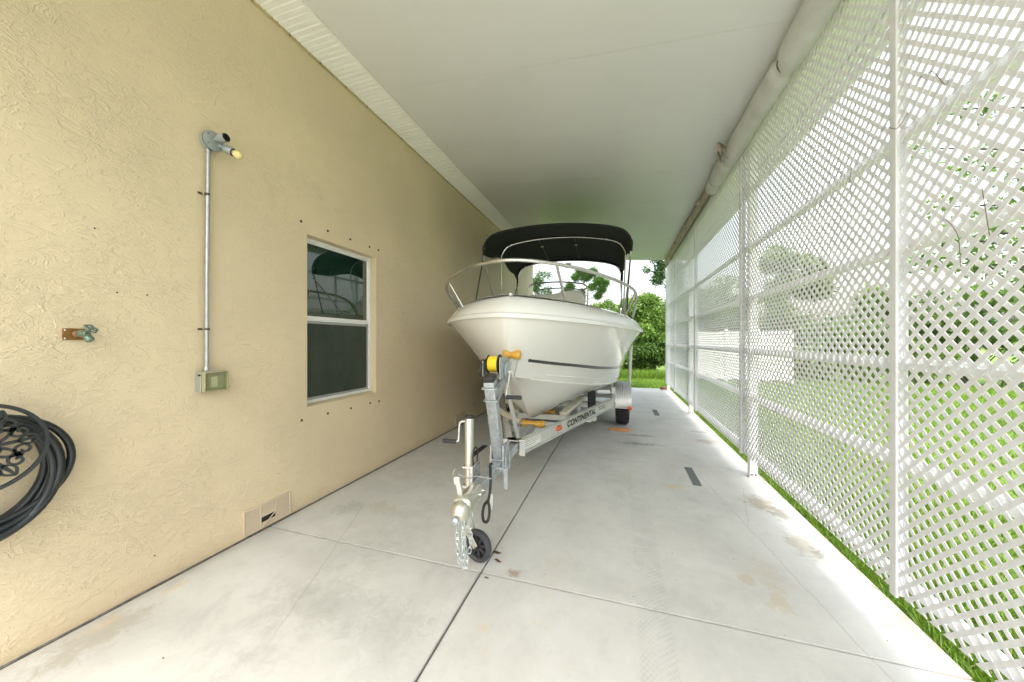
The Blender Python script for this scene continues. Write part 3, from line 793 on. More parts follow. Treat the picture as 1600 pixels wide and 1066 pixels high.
KEEL = [(0, 1.661), (.06, 1.55), (.18, 1.36), (.38, 1.13), (.66, .955), (.86, .785), (1.12, .605), (1.4, .545), (1.8, .525), (2.6, .505), (6.2, .47)]
CH = [(.30, 0., 1.14), (.42, .09, 1.12), (.68, .23, 1.075), (1.08, .455, 1.02), (1.48, .60, .965), (1.9, .74, .925), (2.4, .89, .895), (2.9, 1.0, .875), (3.9, 1.06, .86), (6.2, 1.06, .85)]
US = [(i / 46) ** 1.75 for i in range(47)]
def hull_pt(u, t):                 # t 0 keel, 1 chine, 2 gunwale
    sK = .36 + (LB - .36) * u; sC = .30 + (LB - .30) * u; sG = LB * u
    C_ = Vector((smtab(CH, sC, 1, .12 * min(1, u * 12)) if u > 0 else 0, sC, smtab(CH, sC, 2, .1)))
    if t <= 1:
        K_ = Vector((0, sK, smtab(KEEL, sK, 1, .08)))
        p = K_.lerp(C_, t)
        p.z -= .035 * math.sin(math.pi * t) * min(1, u * 6) * (1 if u < .5 else .5)
        return p
    t -= 1
    G = Vector((GW(sG), sG, GZ(sG)))
    fl = 1.32 - .12 * min(1, u * 2.4)
    x = C_.x + (G.x - C_.x) * t ** fl
    bow = max(0, 1 - u * 9)
    s = sC + (sG - sC) * t - .02 * math.sin(math.pi * t) * bow
    z = C_.z + (G.z - C_.z) * t
    if t > .9: x += .0
    return Vector((x, s, z))
TS = [i / 8 for i in range(9)] + [1 + i / 14 for i in range(1, 15)]
m = MB()
for sg in (1, -1):
    m.grid([[(sg * hull_pt(u, t).x, hull_pt(u, t).y, hull_pt(u, t).z) for t in TS] for u in US])
# transom
tr = [hull_pt(1, t) for t in TS]
loop = [(p.x, p.y, p.z) for p in tr] + [(-p.x, p.y, p.z) for p in reversed(tr)][:-1]
m.add(loop, [tuple(range(len(loop)))])
import bmesh
hull = obj('hull', m, M['gel'], boat, smooth=0, local=True)
bm = bmesh.new(); bm.from_mesh(hull.data); bmesh.ops.remove_doubles(bm, verts=bm.verts, dist=.0015); bmesh.ops.recalc_face_normals(bm, faces=bm.faces); bm.to_mesh(hull.data); bm.free()
hull.data.shade_smooth(); hull.data.set_sharp_from_angle(angle=R(24))
# pinstripe and spray rails follow the topside
def side_strip(t0, t1, off, u0, u1, n=60, sides=(1, -1)):
    m = MB()
    for sg in sides:
        A, B_ = [], []
        for i in range(n + 1):
            u = u0 + (u1 - u0) * i / n
            p, q = hull_pt(u, t0), hull_pt(u, t1); e_ = hull_pt(min(1, u + .01), t0) - p
            nn = (q - p).cross(e_).normalized()
            if nn.x < 0: nn = -nn
            A.append([(sg * (v.x + nn.x * o), v.y + nn.y * o, v.z + nn.z * o) for v, o in ((p, -.004), (p, off), (q, off), (q, -.004))])
        m.grid(A); m.add(A[0], [(0, 1, 2, 3)]); m.add(A[-1], [(0, 1, 2, 3)])
    return m
obj('pinstripe', side_strip(1.29, 1.338, .0025, .021, .995), M['stripe'], hull, local=True)
obj('spray_rail', side_strip(1.09, 1.115, .007, .06, .995), M['gel'], hull, smooth=50, local=True)
obj('spray_rail', side_strip(.985, 1.012, .014, .03, .995), M['gel'], hull, smooth=50, local=True)
# rub rail, deck cap
def gun(u): s = LB * u; return Vector((GW(s), s, GZ(s)))
def gnorm(u):
    a_, b_ = gun(max(0, u - .002)), gun(min(1, u + .002)); d_ = b_ - a_; n_ = Vector((d_.y, -d_.x, 0))
    if u < .0008: n_ = Vector((0, -1, 0))
    return n_.normalized()
UG = [(i / 70) ** 1.9 for i in range(71)]
def cap_row(u, sg, prof):
    g, n_ = gun(u), gnorm(u)
    k = min(1, .25 + u * 9)
    out = []
    for o, z in prof:
        p = g - n_ * o
        x = max(p.x, 0.0) if o > 0 else p.x
        out.append((sg * x, p.y, g.z + z))
    return out
rub = [(-.002, -.028), (-.016, -.024), (-.022, -.008), (-.022, .006), (-.014, .014), (.0, .016)]
cap = [(.0, .017), (.006, .04), (.03, .078), (.07, .118), (.12, .150), (.17, .168), (.21, .170), (.235, .160), (.24, .13), (.242, -.02), (.245, -.10)]
for nm, pf, mt in (('rub_rail', rub, 'gel_deck'), ('deck_cap', cap, 'gel_deck')):
    m = MB()
    for sg in (1, -1): m.grid([cap_row(u, sg, pf) for u in UG])
    o = obj(nm, m, M[mt], boat, smooth=0, local=True)
    bm = bmesh.new(); bm.from_mesh(o.data); bmesh.ops.remove_doubles(bm, verts=bm.verts, dist=.001); bmesh.ops.recalc_face_normals(bm, faces=bm.faces); bm.to_mesh(o.data); bm.free()
    o.data.shade_smooth(); o.data.set_sharp_from_angle(angle=R(50))
# foredeck lid and cockpit
m = MB(); rws = []
for i in range(15):
    s = .12 + .78 * i / 14
    w = max(.02, GW(s) - .16); rws.append([(w * k / 8, s, GZ(s) + .168 + .012 * (1 - (k / 8) ** 2)) for k in range(-8, 9)])
m.grid(rws); m.add([rws[-1][0], rws[-1][-1], (.45, .9, 1.35), (-.45, .9, 1.35)], [(0, 1, 2, 3)])
fd = obj('foredeck', m, M['gel_deck'], boat, smooth=50, local=True)
obj('anchor_hatch', MB().box(-.2, .2, .38, .72, 1.80, 1.832), M['gel_deck'], fd, bevel=.01, local=True)
m = MB(); m.grid([[(k * (smtab(CH, s, 1) - .03), s, 1.04) for k in (-1, 1)] for s in (1.3, 1.8, 2.4, 3, 4, 5, 6.15)])
obj('cockpit_floor', m, M['gel_deck'], boat, local=True)
obj('bow_eye', MB().tube([(0, .02, 1.28), (0, -.04 + .2, 1.27), (0, .13, 1.22), (0, .2, 1.2)], .007, 8), M['steel'], boat, local=True, smooth=1)
m = MB()
m.box(-.09, .09, 1.0, 1.0, 1.0, 1.0)
for sg in (1, -1):
    cl = obj('cleat', MB().tube([(sg * (GW(1.25) - .12), 1.15, GZ(1.2) + .19), (sg * (GW(1.25) - .12), 1.20, GZ(1.2) + .20), (sg * (GW(1.25) - .12), 1.32, GZ(1.2) + .20), (sg * (GW(1.25) - .12), 1.37, GZ(1.2) + .19)], .008, 8).cyl((sg * (GW(1.25) - .12), 1.23, GZ(1.2) + .14), (sg * (GW(1.25) - .12), 1.23, GZ(1.2) + .2), .009), M['steel'], boat, local=True, smooth=1)
# nav light on the bow
obj('bow_light', MB().lathe([(.03, 0), (.03, .018), (.02, .03), (.004, .034)], (0, .17, GZ(.17) + .172), (0, 0, 1), 14), M['steel'], boat, local=True, smooth=1)
# console, seat, grab rail
def rbox(x0, x1, y0, y1, z0, z1, r=.06, n=5, taper=0.):
    """box with rounded vertical edges and rounded top"""
    m = MB(); rows_ = []
    lev = [(z0, 0)] + [(z1 - r + r * math.sin(math.pi / 2 * i / n), r * (1 - math.cos(math.pi / 2 * i / n))) for i in range(n + 1)]
    for z, ins in lev:
        row = []
        for cxx, cyy, a0 in ((x1 - r, y1 - r, 0), (x0 + r, y1 - r, 90), (x0 + r, y0 + r, 180), (x1 - r, y0 + r, 270)):
            for k in range(n + 1):
                a_ = R(a0 + 90 * k / n); rr = max(.001, r - ins)
                row.append((cxx + rr * math.cos(a_), cyy + rr * math.sin(a_), z))
        rows_.append(row)
    m.grid(rows_, closed=True); m.add(rows_[0], [tuple(range(len(row)))]); m.add(rows_[-1], [tuple(range(len(row)))]); return m
con = obj('console', rbox(-.40, .42, 3.0, 3.75, 1.02, 2.02, .09), M['gel_deck'], boat, smooth=50, local=True)
obj('console_seat', rbox(-.38, .40, 2.55, 3.0, 1.02, 1.62, .07), M['seat'], con, smooth=50, local=True)
m = MB(); rws = []
for i in range(17):                                # padded backrest, higher on one side
    x = -.46 + .92 * i / 16; h_ = 2.205 + .07 * (1 / (1 + math.exp(-(x - .08) * 14))); e_ = 1 if 0 < i < 16 else .5
    dz = -.10 * max(0, (abs(x) - .38) / .08) ** 2
    rws.append([(x, 2.96 - .05 * e_, 1.75), (x, 2.90, 1.95), (x, 2.92, h_ - .05 + dz), (x, 2.97, h_ + dz), (x, 3.03, h_ - .04 + dz), (x, 3.04, 1.9), (x, 3.02, 1.75)])
m.grid(rws, closed=False); m.add(rws[0], [tuple(range(7))]); m.add(rws[-1], [tuple(range(7))])
obj('backrest', m, M['seat'], con, smooth=60, local=True)
def arch(s, hw, z0, z1, r=.1, n=5, camber=0., s0=None, rad=.0125):
    P = [(-hw, s0 if s0 is not None else s, z0)]
    for k in range(n + 1):
        a_ = R(180 - 90 * k / n); P.append((-hw + r + r * math.cos(a_), s, z1 - r + r * math.sin(a_)))
    for k in range(1, 8): x = -hw + r + (2 * hw - 2 * r) * k / 8; P.append((x, s, z1 + camber * (1 - (abs(x) / (hw - r)) ** 2)))
    for k in range(n + 1):
        a_ = R(90 - 90 * k / n); P.append((hw - r + r * math.cos(a_), s, z1 - r + r * math.sin(a_)))
    P.append((hw, s0 if s0 is not None else s, z0)); return MB().tube(P, rad, 8)
obj('grab_rail', arch(3.1, .50, 1.6, 2.40, .12, camber=.03, s0=3.0, rad=.013), M['steel'], boat, smooth=1, local=True)
obj('grab_rail', arch(3.45, .44, 1.9, 2.36, .14, camber=.02, s0=3.2, rad=.012), M['steel'], boat, smooth=1, local=True)
# outboard engine at the transom (out of sight from the front)
en = obj('outboard_engine', rbox(-.22, .22, 6.25, 6.85, 1.25, 1.95, .1), M['black_plastic'], boat, smooth=50, local=True)
obj('engine_leg', MB().box(-.06, .06, 6.4, 6.62, .75, 1.25), M['black_plastic'], en, bevel=.01, local=True)

# bow rail
RP = [(-.98, 1.46, 1.78), (-1.04, 1.34, 1.90), (-1.03, 1.12, 1.995), (-.90, .84, 2.04), (-.62, .46, 2.075), (-.32, .22, 2.10), (0, .13, 2.115)]
pts = RP + [(-x, y + (.28 if i < 2 else .15 if i == 2 else 0), z) for i, (x, y, z) in reversed(list(enumerate(RP[:-1])))]
pts[-1] = (1.10, 1.86, 1.78); pts[-2] = (1.12, 1.74, 1.95); pts[-3] = (1.08, 1.45, 2.04)
br_ = obj('bow_rail', MB().tube(catmull(pts, 8), .0155, 10), M['steel'], boat, smooth=1, local=True)
def stan(a_, b_, r=.0125): return obj('stanchion', MB().cyl(a_, b_, r, 10).lathe([(.03, 0), (.03, .006), (.014, .012)], (b_[0], b_[1], b_[2] - .006), (0, 0, 1), 12), M['steel'], br_, smooth=1, local=True)
stan((-.86, .80, 2.05), (-.72, .86, 1.80)); stan((.36, .25, 2.10), (.42, .52, 1.81))
stan((-1.04, 1.28, 1.935), (-.9, 1.55, 1.77), .009)
stan((1.09, 1.5, 2.03), (1.0, 1.62, 1.78))

# bimini top
BFR, BMD, BRR = 2.516, 3.55, 4.75
HB = 1.10
bz = {BFR: 2.96, BMD: 3.06, BRR: 2.95}
def bim_sec(s, inset=0.):
    if s < BMD: t = (s - BFR) / (BMD - BFR); zc = bz[BFR] + (bz[BMD] - bz[BFR]) * math.sin(t * math.pi / 2)
    else: t = (s - BMD) / (BRR - BMD); zc = bz[BMD] + (bz[BRR] - bz[BMD]) * (1 - math.cos(t * math.pi / 2))
    hb = HB - inset; out = []; r = .14
    drop = .17 + .04 * math.sin(s * 5)
    tip = max(0, 1 - abs(s - BRR) / .35) * .12 + max(0, 1 - abs(s - BFR) / .25) * .02
    out.append((-hb, s, zc - drop - tip)); out.append((-hb - .004, s, zc - .07))
    n = 40
    for k in range(n + 1):
        a_ = -1 + 2 * k / n
        q_ = abs(a_) ** .62
        x = hb * math.copysign(q_, a_)
        z = zc + .135 * (1 - q_ ** 2.1) + .105 * (1 - q_ ** 14) - .05 * q_ ** 24
        out.append((x, s, z - inset * .3))
    out.append((hb + .004, s, zc - .07)); out.append((hb, s, zc - drop - tip))
    return out
m = MB()
NS = 20
m.grid([bim_sec(BFR + (BRR - BFR) * i / NS) for i in range(NS + 1)])
cano = obj('canopy', m, M['bimini'], boat, smooth=70, local=True)
so = cano.modifiers.new('solid', 'SOLIDIFY'); so.thickness = .006
# hems
for s, off in ((BFR, 1), (BRR, -1)):
    obj('canopy_hem', MB().tube([(x, y, z - .012) for x, y, z in bim_sec(s)], .019, 8), M['bimini'], cano, smooth=1, local=True)
def bow(s, leg, rad=.0125, dz=-.035):
    sec = bim_sec(s, .025 if s > BFR + .1 else .004)[2:-2]; dz = dz if s > BFR + .1 else -.012; rad = rad if s > BFR + .1 else .012
    P = [leg(-1)] + [(sec[0][0], s, sec[0][2] - .22)] + [(x, y, z + dz) for x, y, z in sec] + [(sec[-1][0], s, sec[-1][2] - .22)] + [leg(1)]
    return obj('canopy_bow', MB().tube(P, rad, 8), M['steel'], boat, smooth=1, local=True)
bow(BFR, lambda g: (g * (HB - .01), 3.45, 1.80)); bow(BMD - .15, lambda g: (g * (HB - .01), 3.62, 1.80)); bow(BRR - .02, lambda g: (g * (HB - .01), 3.9, 1.80))
for g in (-1, 1):
    obj('canopy_strap', MB().tube([(g * HB, BFR + .01, bz[BFR] - .18), (g * (HB - .02), 2.1 if g < 0 else 2.75, 1.78)], .010, 6), M['black_plastic'], boat, local=True)
    obj('canopy_strap', MB().tube([(g * HB, BRR - .05, bz[BRR] - .28), (g * (HB - .02), 4.9, 1.76)], .009, 6), M['black_plastic'], boat, local=True)
for x in (-.42, .22):                            # dark webbing with buckles under the canvas
    za = lambda s: min(bim_sec(s)[2:-2], key=lambda p: abs(p[0] - x))[2] - .02
    wb = obj('webbing_strap', MB().tube([(x, s, za(s)) for s in np.linspace(BMD - .1, BRR - .05, 8)], .008, 6), M['black_plastic'], cano, local=True)
    obj('buckle', MB().box(x - .028, x + .028, BMD + .32, BMD + .36, za(BMD + .34) - .02, za(BMD + .34) - .004), M['steel'], wb, bevel=.003, local=True)
obj('canopy_light', rbox(-.06, .06, BRR - .05, BRR + .02, bz[BRR] + .05, bz[BRR] + .15, .015), M['white_plastic'], cano, local=True, smooth=50)

# ================================================================ TRAILER
TX, TY, TYAW = -.858, 1.70, .040
tr_ = root('boat_trailer', 'aluminium boat trailer with galvanized tongue and winch post under the boat', 'trailer', (TX, TY, 0), (0, 0, TYAW))
def tp(name, mb, mat, parent=None, **k): return obj(name, mb, mat, parent or tr_, local=True, **k)
ZT_ = .50
tg = tp('tongue', MB().box(-.038, .038, .27, 2.15, ZT_ - .04, ZT_ + .038), M['galv'], bevel=.006)
# coupler: ball dome, channel, latch
m = MB()
rws = []
for i in range(13):
    t = i / 12; y = .06 + .27 * t; w = .034 + .016 * min(1, t * 2.2) if t > .18 else .034 + .02 * math.sin(t / .18 * math.pi)
    zt = ZT_ + .040 + (.018 * math.sin(min(1, t * 2.5) * math.pi))
    rws.append([(-w - .012, y, ZT_ - .012), (-w, y, ZT_ - .008), (-w, y, zt - .015), (-w + .015, y, zt), (w - .015, y, zt), (w, y, zt - .015), (w, y, ZT_ - .008), (w + .012, y, ZT_ - .012)])
m.grid(rws); m.add(rws[0], [tuple(range(8))])
cpl = tp('coupler', m, M['zinc'], smooth=50)
cpl.modifiers.new('s', 'SOLIDIFY').thickness = .004
tp('coupler_dome', MB().lathe([(.052, -.045), (.056, -.02), (.052, .008), (.038, .032), (.018, .045), (.002, .048)], (0, .065, ZT_), (0, 0, 1), 24), M['zinc'], cpl, smooth=1)
tp('coupler_lip', MB().lathe([(.006, 0), (.02, .004), (.022, .02), (.012, .028)], (0, .008, ZT_ - .035), (0, -1, -.2), 14), M['galv'], cpl, smooth=1)
tp('coupler_latch', MB().bar((-.02, .12, ZT_ + .02), (-.035, .10, ZT_ + .155), .03, .012, (0, 1, 0)).bar((-.035, .098, ZT_ + .12), (-.037, .094, ZT_ + .165), .036, .014, (0, 1, 0)), M['alu'], cpl, bevel=.003)
tp('latch_pin', MB().tube(catmull([(-.065, .10, ZT_ + .17), (-.06, .12, ZT_ + .195), (-.045, .14, ZT_ + .16), (0, .2, ZT_ + .12), (.02, .26, ZT_ + .11), (.08, .30, ZT_ + .09), (.10, .31, ZT_ + .085)], 5), .0042, 6), M['steel'], cpl, smooth=1)
for yy in (.24, .30):
    tp('coupler_bolt', MB().cyl((-.062, yy, ZT_ + .01), (.062, yy, ZT_ + .01), .009, 8), M['steel'], cpl, smooth=1)
# jack: tube, clamp, crank, fork, wheel
JX, JY = -.092, .42
jk = tp('jack_tube', MB().lathe([(.030, .33), (.030, .93), (.027, .935)], (JX, JY, 0), (0, 0, 1), 20), M['zinc'], smooth=1)
tp('jack_cap', MB().lathe([(.031, .93), (.031, .948), (.027, .953), (.001, .953)], (JX, JY, 0), (0, 0, 1), 20), M['black_plastic'], jk, smooth=1)
tp('inner_tube', MB().lathe([(.023, .20), (.023, .34)], (JX, JY, 0), (0, 0, 1), 18), M['zinc'], jk, smooth=1)
tp('jack_clamp', MB().box(JX - .036, JX + .036, JY - .04, JY + .04, ZT_ - .03, ZT_ - .01).box(JX - .036, JX + .05, JY - .04, JY + .04, ZT_ + .10, ZT_ + .118).box(JX + .031, JX + .052, JY - .07, JY + .07, ZT_ - .05, ZT_ + .13), M['steel'], jk, bevel=.003)
tp('swivel_ring', MB().tube([(JX + .036, JY + .02 + .045 * math.cos(q), ZT_ + .17 + .06 * math.sin(q)) for q in np.linspace(0, 2 * math.pi, 18)[:-1]], .005, 6, closed=True), M['black_plastic'], jk, smooth=1)
tp('crank_arm', MB().tube(catmull([(JX, JY, .905), (JX - .045, JY, .905), (JX - .065, JY, .895), (JX - .07, JY - .005, .87), (JX - .072, JY - .01, .80), (JX - .075, JY - .015, .775), (JX - .10, JY - .018, .77)], 4), .0065, 8), M['alu'], jk, smooth=1)
tp('crank_grip', MB().lathe([(.012, 0), (.014, .01), (.013, .05), (.015, .09), (.012, .10)], (JX - .085, JY - .018, .77), (-1, 0, 0), 14), M['black_plastic'], jk, smooth=1)
WCX, WCY, WR = -.016, .385, .104
axd = Vector((-.29, -.956, 0)).normalized()       # the caster is swung so that its face turns to the camera
fw = Vector((.956, -.29, 0))
top = Vector((JX, JY, .20))
wc = Vector((WCX, WCY, WR))
m = MB().obox((JX, JY, .205), (.062, .062, .02), (0, 0, .29))
for g in (1, -1):
    a_ = top + axd * .030 * g + Vector((0, 0, -.005)); b_ = wc + axd * .030 * g
    m.bar(a_, b_, .004, .042, tuple(fw))
tp('caster_fork', m, M['zinc'], jk, bevel=.002)
cw = tp('caster_wheel', MB().lathe([(.072, -.016), (.078, -.023), (.094, -.024), (.101, -.014), (.104, 0), (.101, .014), (.094, .024), (.078, .023), (.072, .016), (.072, -.016)], wc, axd, 40), M['caster_rubber'], smooth=40)
m = MB().lathe([(.014, -.024), (.018, -.022), (.018, .022), (.014, .024)], wc, axd, 16)
u_ = Vector((0, 0, 1)); w_ = axd.cross(u_)
for k in range(8):
    a_ = 2 * math.pi * k / 8 + .2; dd = u_ * math.cos(a_) + w_ * math.sin(a_)
    m.bar(wc + dd * .015, wc + dd * .073, .022, .018, tuple(axd))
tp('wheel_spokes', m, M['black_plastic'], jk, bevel=.002)
tp('axle_bolt', MB().cyl(wc - axd * .036, wc + axd * .036, .006, 8), M['steel'], jk)
# safety chains
link = MB().tube([(.0095 * math.cos(q), 0, .014 * math.sin(q) + math.copysign(.006, math.sin(q))) for q in np.linspace(0, 2 * math.pi, 15)[:-1]], .0028, 6, closed=True)
lk_me = None
for ci, P in enumerate(([(.0, .10, .455), (.005, .09, .33), (.0, .10, .20), (-.015, .10, .165), (-.03, .10, .21), (-.035, .10, .34), (-.03, .12, .45)],
                        [(-.03, .16, .455), (-.02, .15, .34), (.0, .14, .23), (.01, .13, .15), (-.002, .13, .12), (-.016, .13, .18), (-.01, .15, .32), (.0, .17, .44)],
                        [(.02, .18, .47), (.022, .165, .36), (.025, .155, .27), (.02, .15, .21)])):
    cv = catmull(P, 14); acc = 0; nxt = 0; ch = None; k = 0
    for a_, b_ in zip(cv, cv[1:]):
        L = (b_ - a_).length
        while nxt < acc + L:
            p = a_.lerp(b_, (nxt - acc) / max(L, 1e-6)); dz_ = (b_ - a_).normalized()
            rot = dz_.to_track_quat('Z', 'Y').to_matrix().to_4x4() @ Matrix.Rotation(R(90) * (k % 2) + rnd.uniform(-.5, .5), 4, 'Z')
            X = Matrix.Translation(p) @ rot
            if ch is None:
                ch = tp('safety_chain', MB().add([X @ Vector(v) for v in link.v], link.f), M['zinc_chain'], smooth=1)
            elif lk_me is None:
                o = tp('chain_link', link, M['zinc_chain'], ch, smooth=1); lk_me = o.data; o.matrix_local = X
            else:
                o = bpy.data.objects.new('chain_link', lk_me); COL.objects.link(o); o.parent = ch; o.matrix_local = X
            nxt += .0285; k += 1
        acc += L
# wiring pigtail
tp('wiring_loop', MB().tube(catmull([(.0, .62, .56), (.03, .50, .60), (.065, .40, .585), (.078, .36, .50), (.075, .33, .44), (.06, .30, .42), (.055, .28, .37), (.07, .26, .34), (.095, .25, .345), (.105, .26, .38), (.095, .29, .42), (.075, .31, .45)], 8), .009, 8), M['wire'], smooth=1)
tp('wire_clip', MB().tube([(.085, .35, .47), (.088, .34, .42), (.090, .33, .38)], .005, 6).tube([(.095, .35, .47), (.098, .34, .42), (.098, .33, .38)], .003, 6), M['alu'], smooth=1)
tp('chain_bracket', MB().bar((.04, .60, ZT_ + .043), (.112, .60, ZT_ + .043), .03, .006).bar((.112, .60, ZT_ + .046), (.112, .60, ZT_ - .10), .028, .006, (0, 1, 0)), M['galv'], bevel=.001)
# winch post
wpA, wpB = Vector((0, .80, ZT_ + .05)), Vector((-.006, .60, 1.165))
wp = tp('winch_post', MB().bar(wpA, wpB, .078, .078, (1, 0, 0)), M['galv'], bevel=.006)
dn = (wpB - wpA).normalized()
tp('post_cap', MB().bar(wpB, wpB + dn * .045, .086, .086, (1, 0, 0)), M['black_plastic'], wp, bevel=.012)
for k in (.78, .93):
    q = wpA.lerp(wpB, k); yv = dn.cross(Vector((1, 0, 0))).normalized()
    P = [q + Vector((a_ * .048, 0, 0)) + yv * b_ for a_, b_ in ((1, .10), (1, 0.0), (1, -.044), (.75, -.05), (-.75, -.05), (-1, -.044), (-1, 0), (-1, .10))]
    P2 = [q + Vector((a_ * .048, 0, 0)) - yv * b_ for a_, b_ in ((1, .10), (1, 0.0), (1, -.044), (.75, -.05), (-.75, -.05), (-1, -.044), (-1, 0), (-1, .10))]
    use = P if (P[3] - q).y < 0 else P2
    tp('u_bolt', MB().tube(use, .0065, 8), M['galv'], wp, smooth=1)
tp('post_bracket', MB().box(-.056, -.041, .74, .90, ZT_ - .045, ZT_ + .16).box(.041, .056, .74, .90, ZT_ - .045, ZT_ + .16).box(-.056, .056, .74, .90, ZT_ + .041, ZT_ + .05), M['galv'], wp, bevel=.002)
for yy in (.765, .875):
    tp('u_bolt', MB().tube([(-.062, yy, ZT_ + .07), (-.062, yy, ZT_ - .05), (-.05, yy, ZT_ - .06), (.05, yy, ZT_ - .06), (.062, yy, ZT_ - .05), (.062, yy, ZT_ + .07)], .0065, 8), M['galv'], tg, smooth=1)
# post brace down to the tongue
tp('post_brace', MB().bar((.03, 1.30, ZT_ + .045), (.045, .86, 1.10), .055, .018, (1, 0, 0)), M['alu'], wp, bevel=.003)
# winch on the rear of the post head
arm = tp('winch_arm', MB().bar((-.01, .63, 1.02), (-.005, .86, 1.14), .07, .07).bar((-.005, .86, 1.14), (.02, 1.0, 1.27), .05, .035), M['galv'], wp, bevel=.004)
wf = tp('winch_frame', MB().box(-.085, .055, .66, .82, 1.185, 1.195).box(-.088, -.082, .66, .84, 1.19, 1.30).box(.052, .058, .64, .86, 1.17, 1.33), M['galv'], wp, bevel=.002)
dc = Vector((-.02, .74, 1.275))
dr = tp('strap_drum', MB().lathe([(.058, -.038), (.060, -.030), (.060, .030), (.058, .038)], dc, (1, 0, 0), 28), M['strap_y'], wp, smooth=1)
tp('drum_flange', MB().lathe([(.066, 0), (.070, .003), (.066, .006)], dc + Vector((-.046, 0, 0)), (1, 0, 0), 28), M['black_plastic'], wp, smooth=1)
tp('drum_flange', MB().lathe([(.072, 0), (.076, .004), (.072, .010)], dc + Vector((.039, 0, 0)), (1, 0, 0), 28), M['black_plastic'], wp, smooth=1)
tp('winch_gear', MB().lathe([(.060, 0), (.072, .002), (.074, .012), (.06, .02), (.03, .022), (.012, .026)], (.058, .80, 1.225), (1, 0, 0), 26), M['galv'], wp, smooth=30)
tp('winch_cover', MB().tube(catmull([(-.10, .66, 1.19), (-.098, .64, 1.22), (-.09, .66, 1.28), (-.088, .72, 1.30)], 4), .008, 6), M['black_plastic'], wp, smooth=1)
tp('winch_handle', MB().bar((.095, .78, 1.215), (.085, .70, 1.03), .022, .008, (1, 0, 0)).cyl((.07, .78, 1.215), (.105, .78, 1.215), .012), M['alu'], wp, bevel=.002)
tp('handle_grip', MB().lathe([(.014, 0), (.016, .01), (.015, .06), (.017, .11), (.013, .118)], (.085, .70, 1.035), (1, 0, 0), 14), M['black_plastic'], wp, smooth=1)
# bow roller
rc = Vector((.045, 1.02, 1.335))
tp('bow_roller', MB().lathe([(.012, -.075), (.036, -.073), (.042, -.055), (.038, -.03), (.026, 0), (.038, .03), (.042, .055), (.036, .073), (.012, .075)], rc, (1, .04, -.03), 24), M['amber'], wp, smooth=50)
tp('roller_bracket', MB().bar((.085, .93, 1.17), rc + Vector((.052, 0, -.005)), .03, .008, (1, 0, 0)).bar((.0, .93, 1.17), rc + Vector((-.06, .02, -.02)), .03, .008, (1, 0, 0)).cyl(rc + Vector((-.09, 0, 0)), rc + Vector((.09, 0, 0)), .006, 8), M['galv'], wp, bevel=.001)
tp('winch_strap', MB().bar((-.02, .79, 1.30), (.0, 1.04, 1.22), .045, .003), M['strap_y'], wp)
# main rails: I beams converging on the tongue
RZ0, RZ1 = .425, .553
def ibeam(a_, b_, g):
    a_, b_ = Vector(a_), Vector(b_); d_ = (b_ - a_).normalized(); n_ = Vector((d_.y, -d_.x, 0)) * g
    m = MB(); zc = (RZ0 + RZ1) / 2
    up = Vector((0, 0, 1)); o = Vector((0, 0, zc))
    for (off, hh, w_) in ((RZ1 - zc - .004, .008, .06), (-(RZ1 - zc) + .004, .008, .06)):
        m.bar(a_ + o + up * off, b_ + o + up * off, w_, hh)
    m.bar(a_ + o, b_ + o, .008, RZ1 - RZ0 - .016)
    return m, n_
def rail_side(g):
    A, B_, C_ = (g * .045, 1.27, 0), (g * .93, 3.92, 0), (g * .93, 6.35, 0)
    m, n_ = ibeam(A, B_, g); m2, _ = ibeam((C_[0], B_[1] + .01, 0), C_, g); m.add(m2.v, m2.f)
    r_ = tp('frame_rail', m, M['alu'], bevel=.0015)
    A, B_ = Vector(A), Vector(B_)
    tp('end_plate', MB().bar(A + n_ * .033 + Vector((0, -.004, RZ0 - .006)), A + n_ * .033 + Vector((0, -.004, RZ1 + .004)), .05, .012, (0, 1, 0)).bar(Vector((-.06 * g, 1.25, RZ1 + .008)), Vector((.09 * g, 1.29, RZ1 + .008)), .10, .008), M['alu'], r_, bevel=.002)
    tp('rail_bolt', MB().lathe([(.012, 0), (.012, .008), (.006, .011)], A + n_ * .008 + Vector((.005 * g, .03, (RZ0 + RZ1) / 2)), n_, 6), M['steel'], r_)
    return r_, A, B_, n_
rr, RA, RB, RN = rail_side(1)
rl, *_ = rail_side(-1)
rd = (RB - RA).normalized(); zc = (RZ0 + RZ1) / 2
def on_rail(t, z, off=.0055): return RA + rd * t + RN * off + Vector((0, 0, z))
# sticker, marker, lettering on the web of the near rail
q0, q1 = on_rail(.06, zc + .0), on_rail(.38, zc + .0)
tp('sticker', MB().bar(q0, q1, .002, .075), M['decal_w'], rr)
for k in range(3): tp('sticker_line', MB().bar(on_rail(.09, zc + .022 - k * .02, .0068), on_rail(.34 - .05 * (k == 2), zc + .022 - k * .02, .0068), .001, .004), M['print_grey'], rr)
mk = on_rail(.80, zc + .008, .006)
ang = math.atan2(RN.y, RN.x)
m = MB(); prof = [(0, 1.0), (.012, .96), (.02, .75), (.024, .3)]
rows_ = []
for hh, s in prof:
    rows_.append([mk + rd * (.065 * s * math.copysign(abs(math.cos(q)) ** .7, math.cos(q))) + Vector((0, 0, .030 * s * math.copysign(abs(math.sin(q)) ** .7, math.sin(q)))) + RN * hh for q in np.linspace(0, 2 * math.pi, 21)[:-1]])
m.grid(rows_, closed=True); m.add(rows_[-1], [tuple(range(20))])
tp('marker_light', m, M['lens_o'], rr, smooth=50, label='orange oval marker light on the near rail')
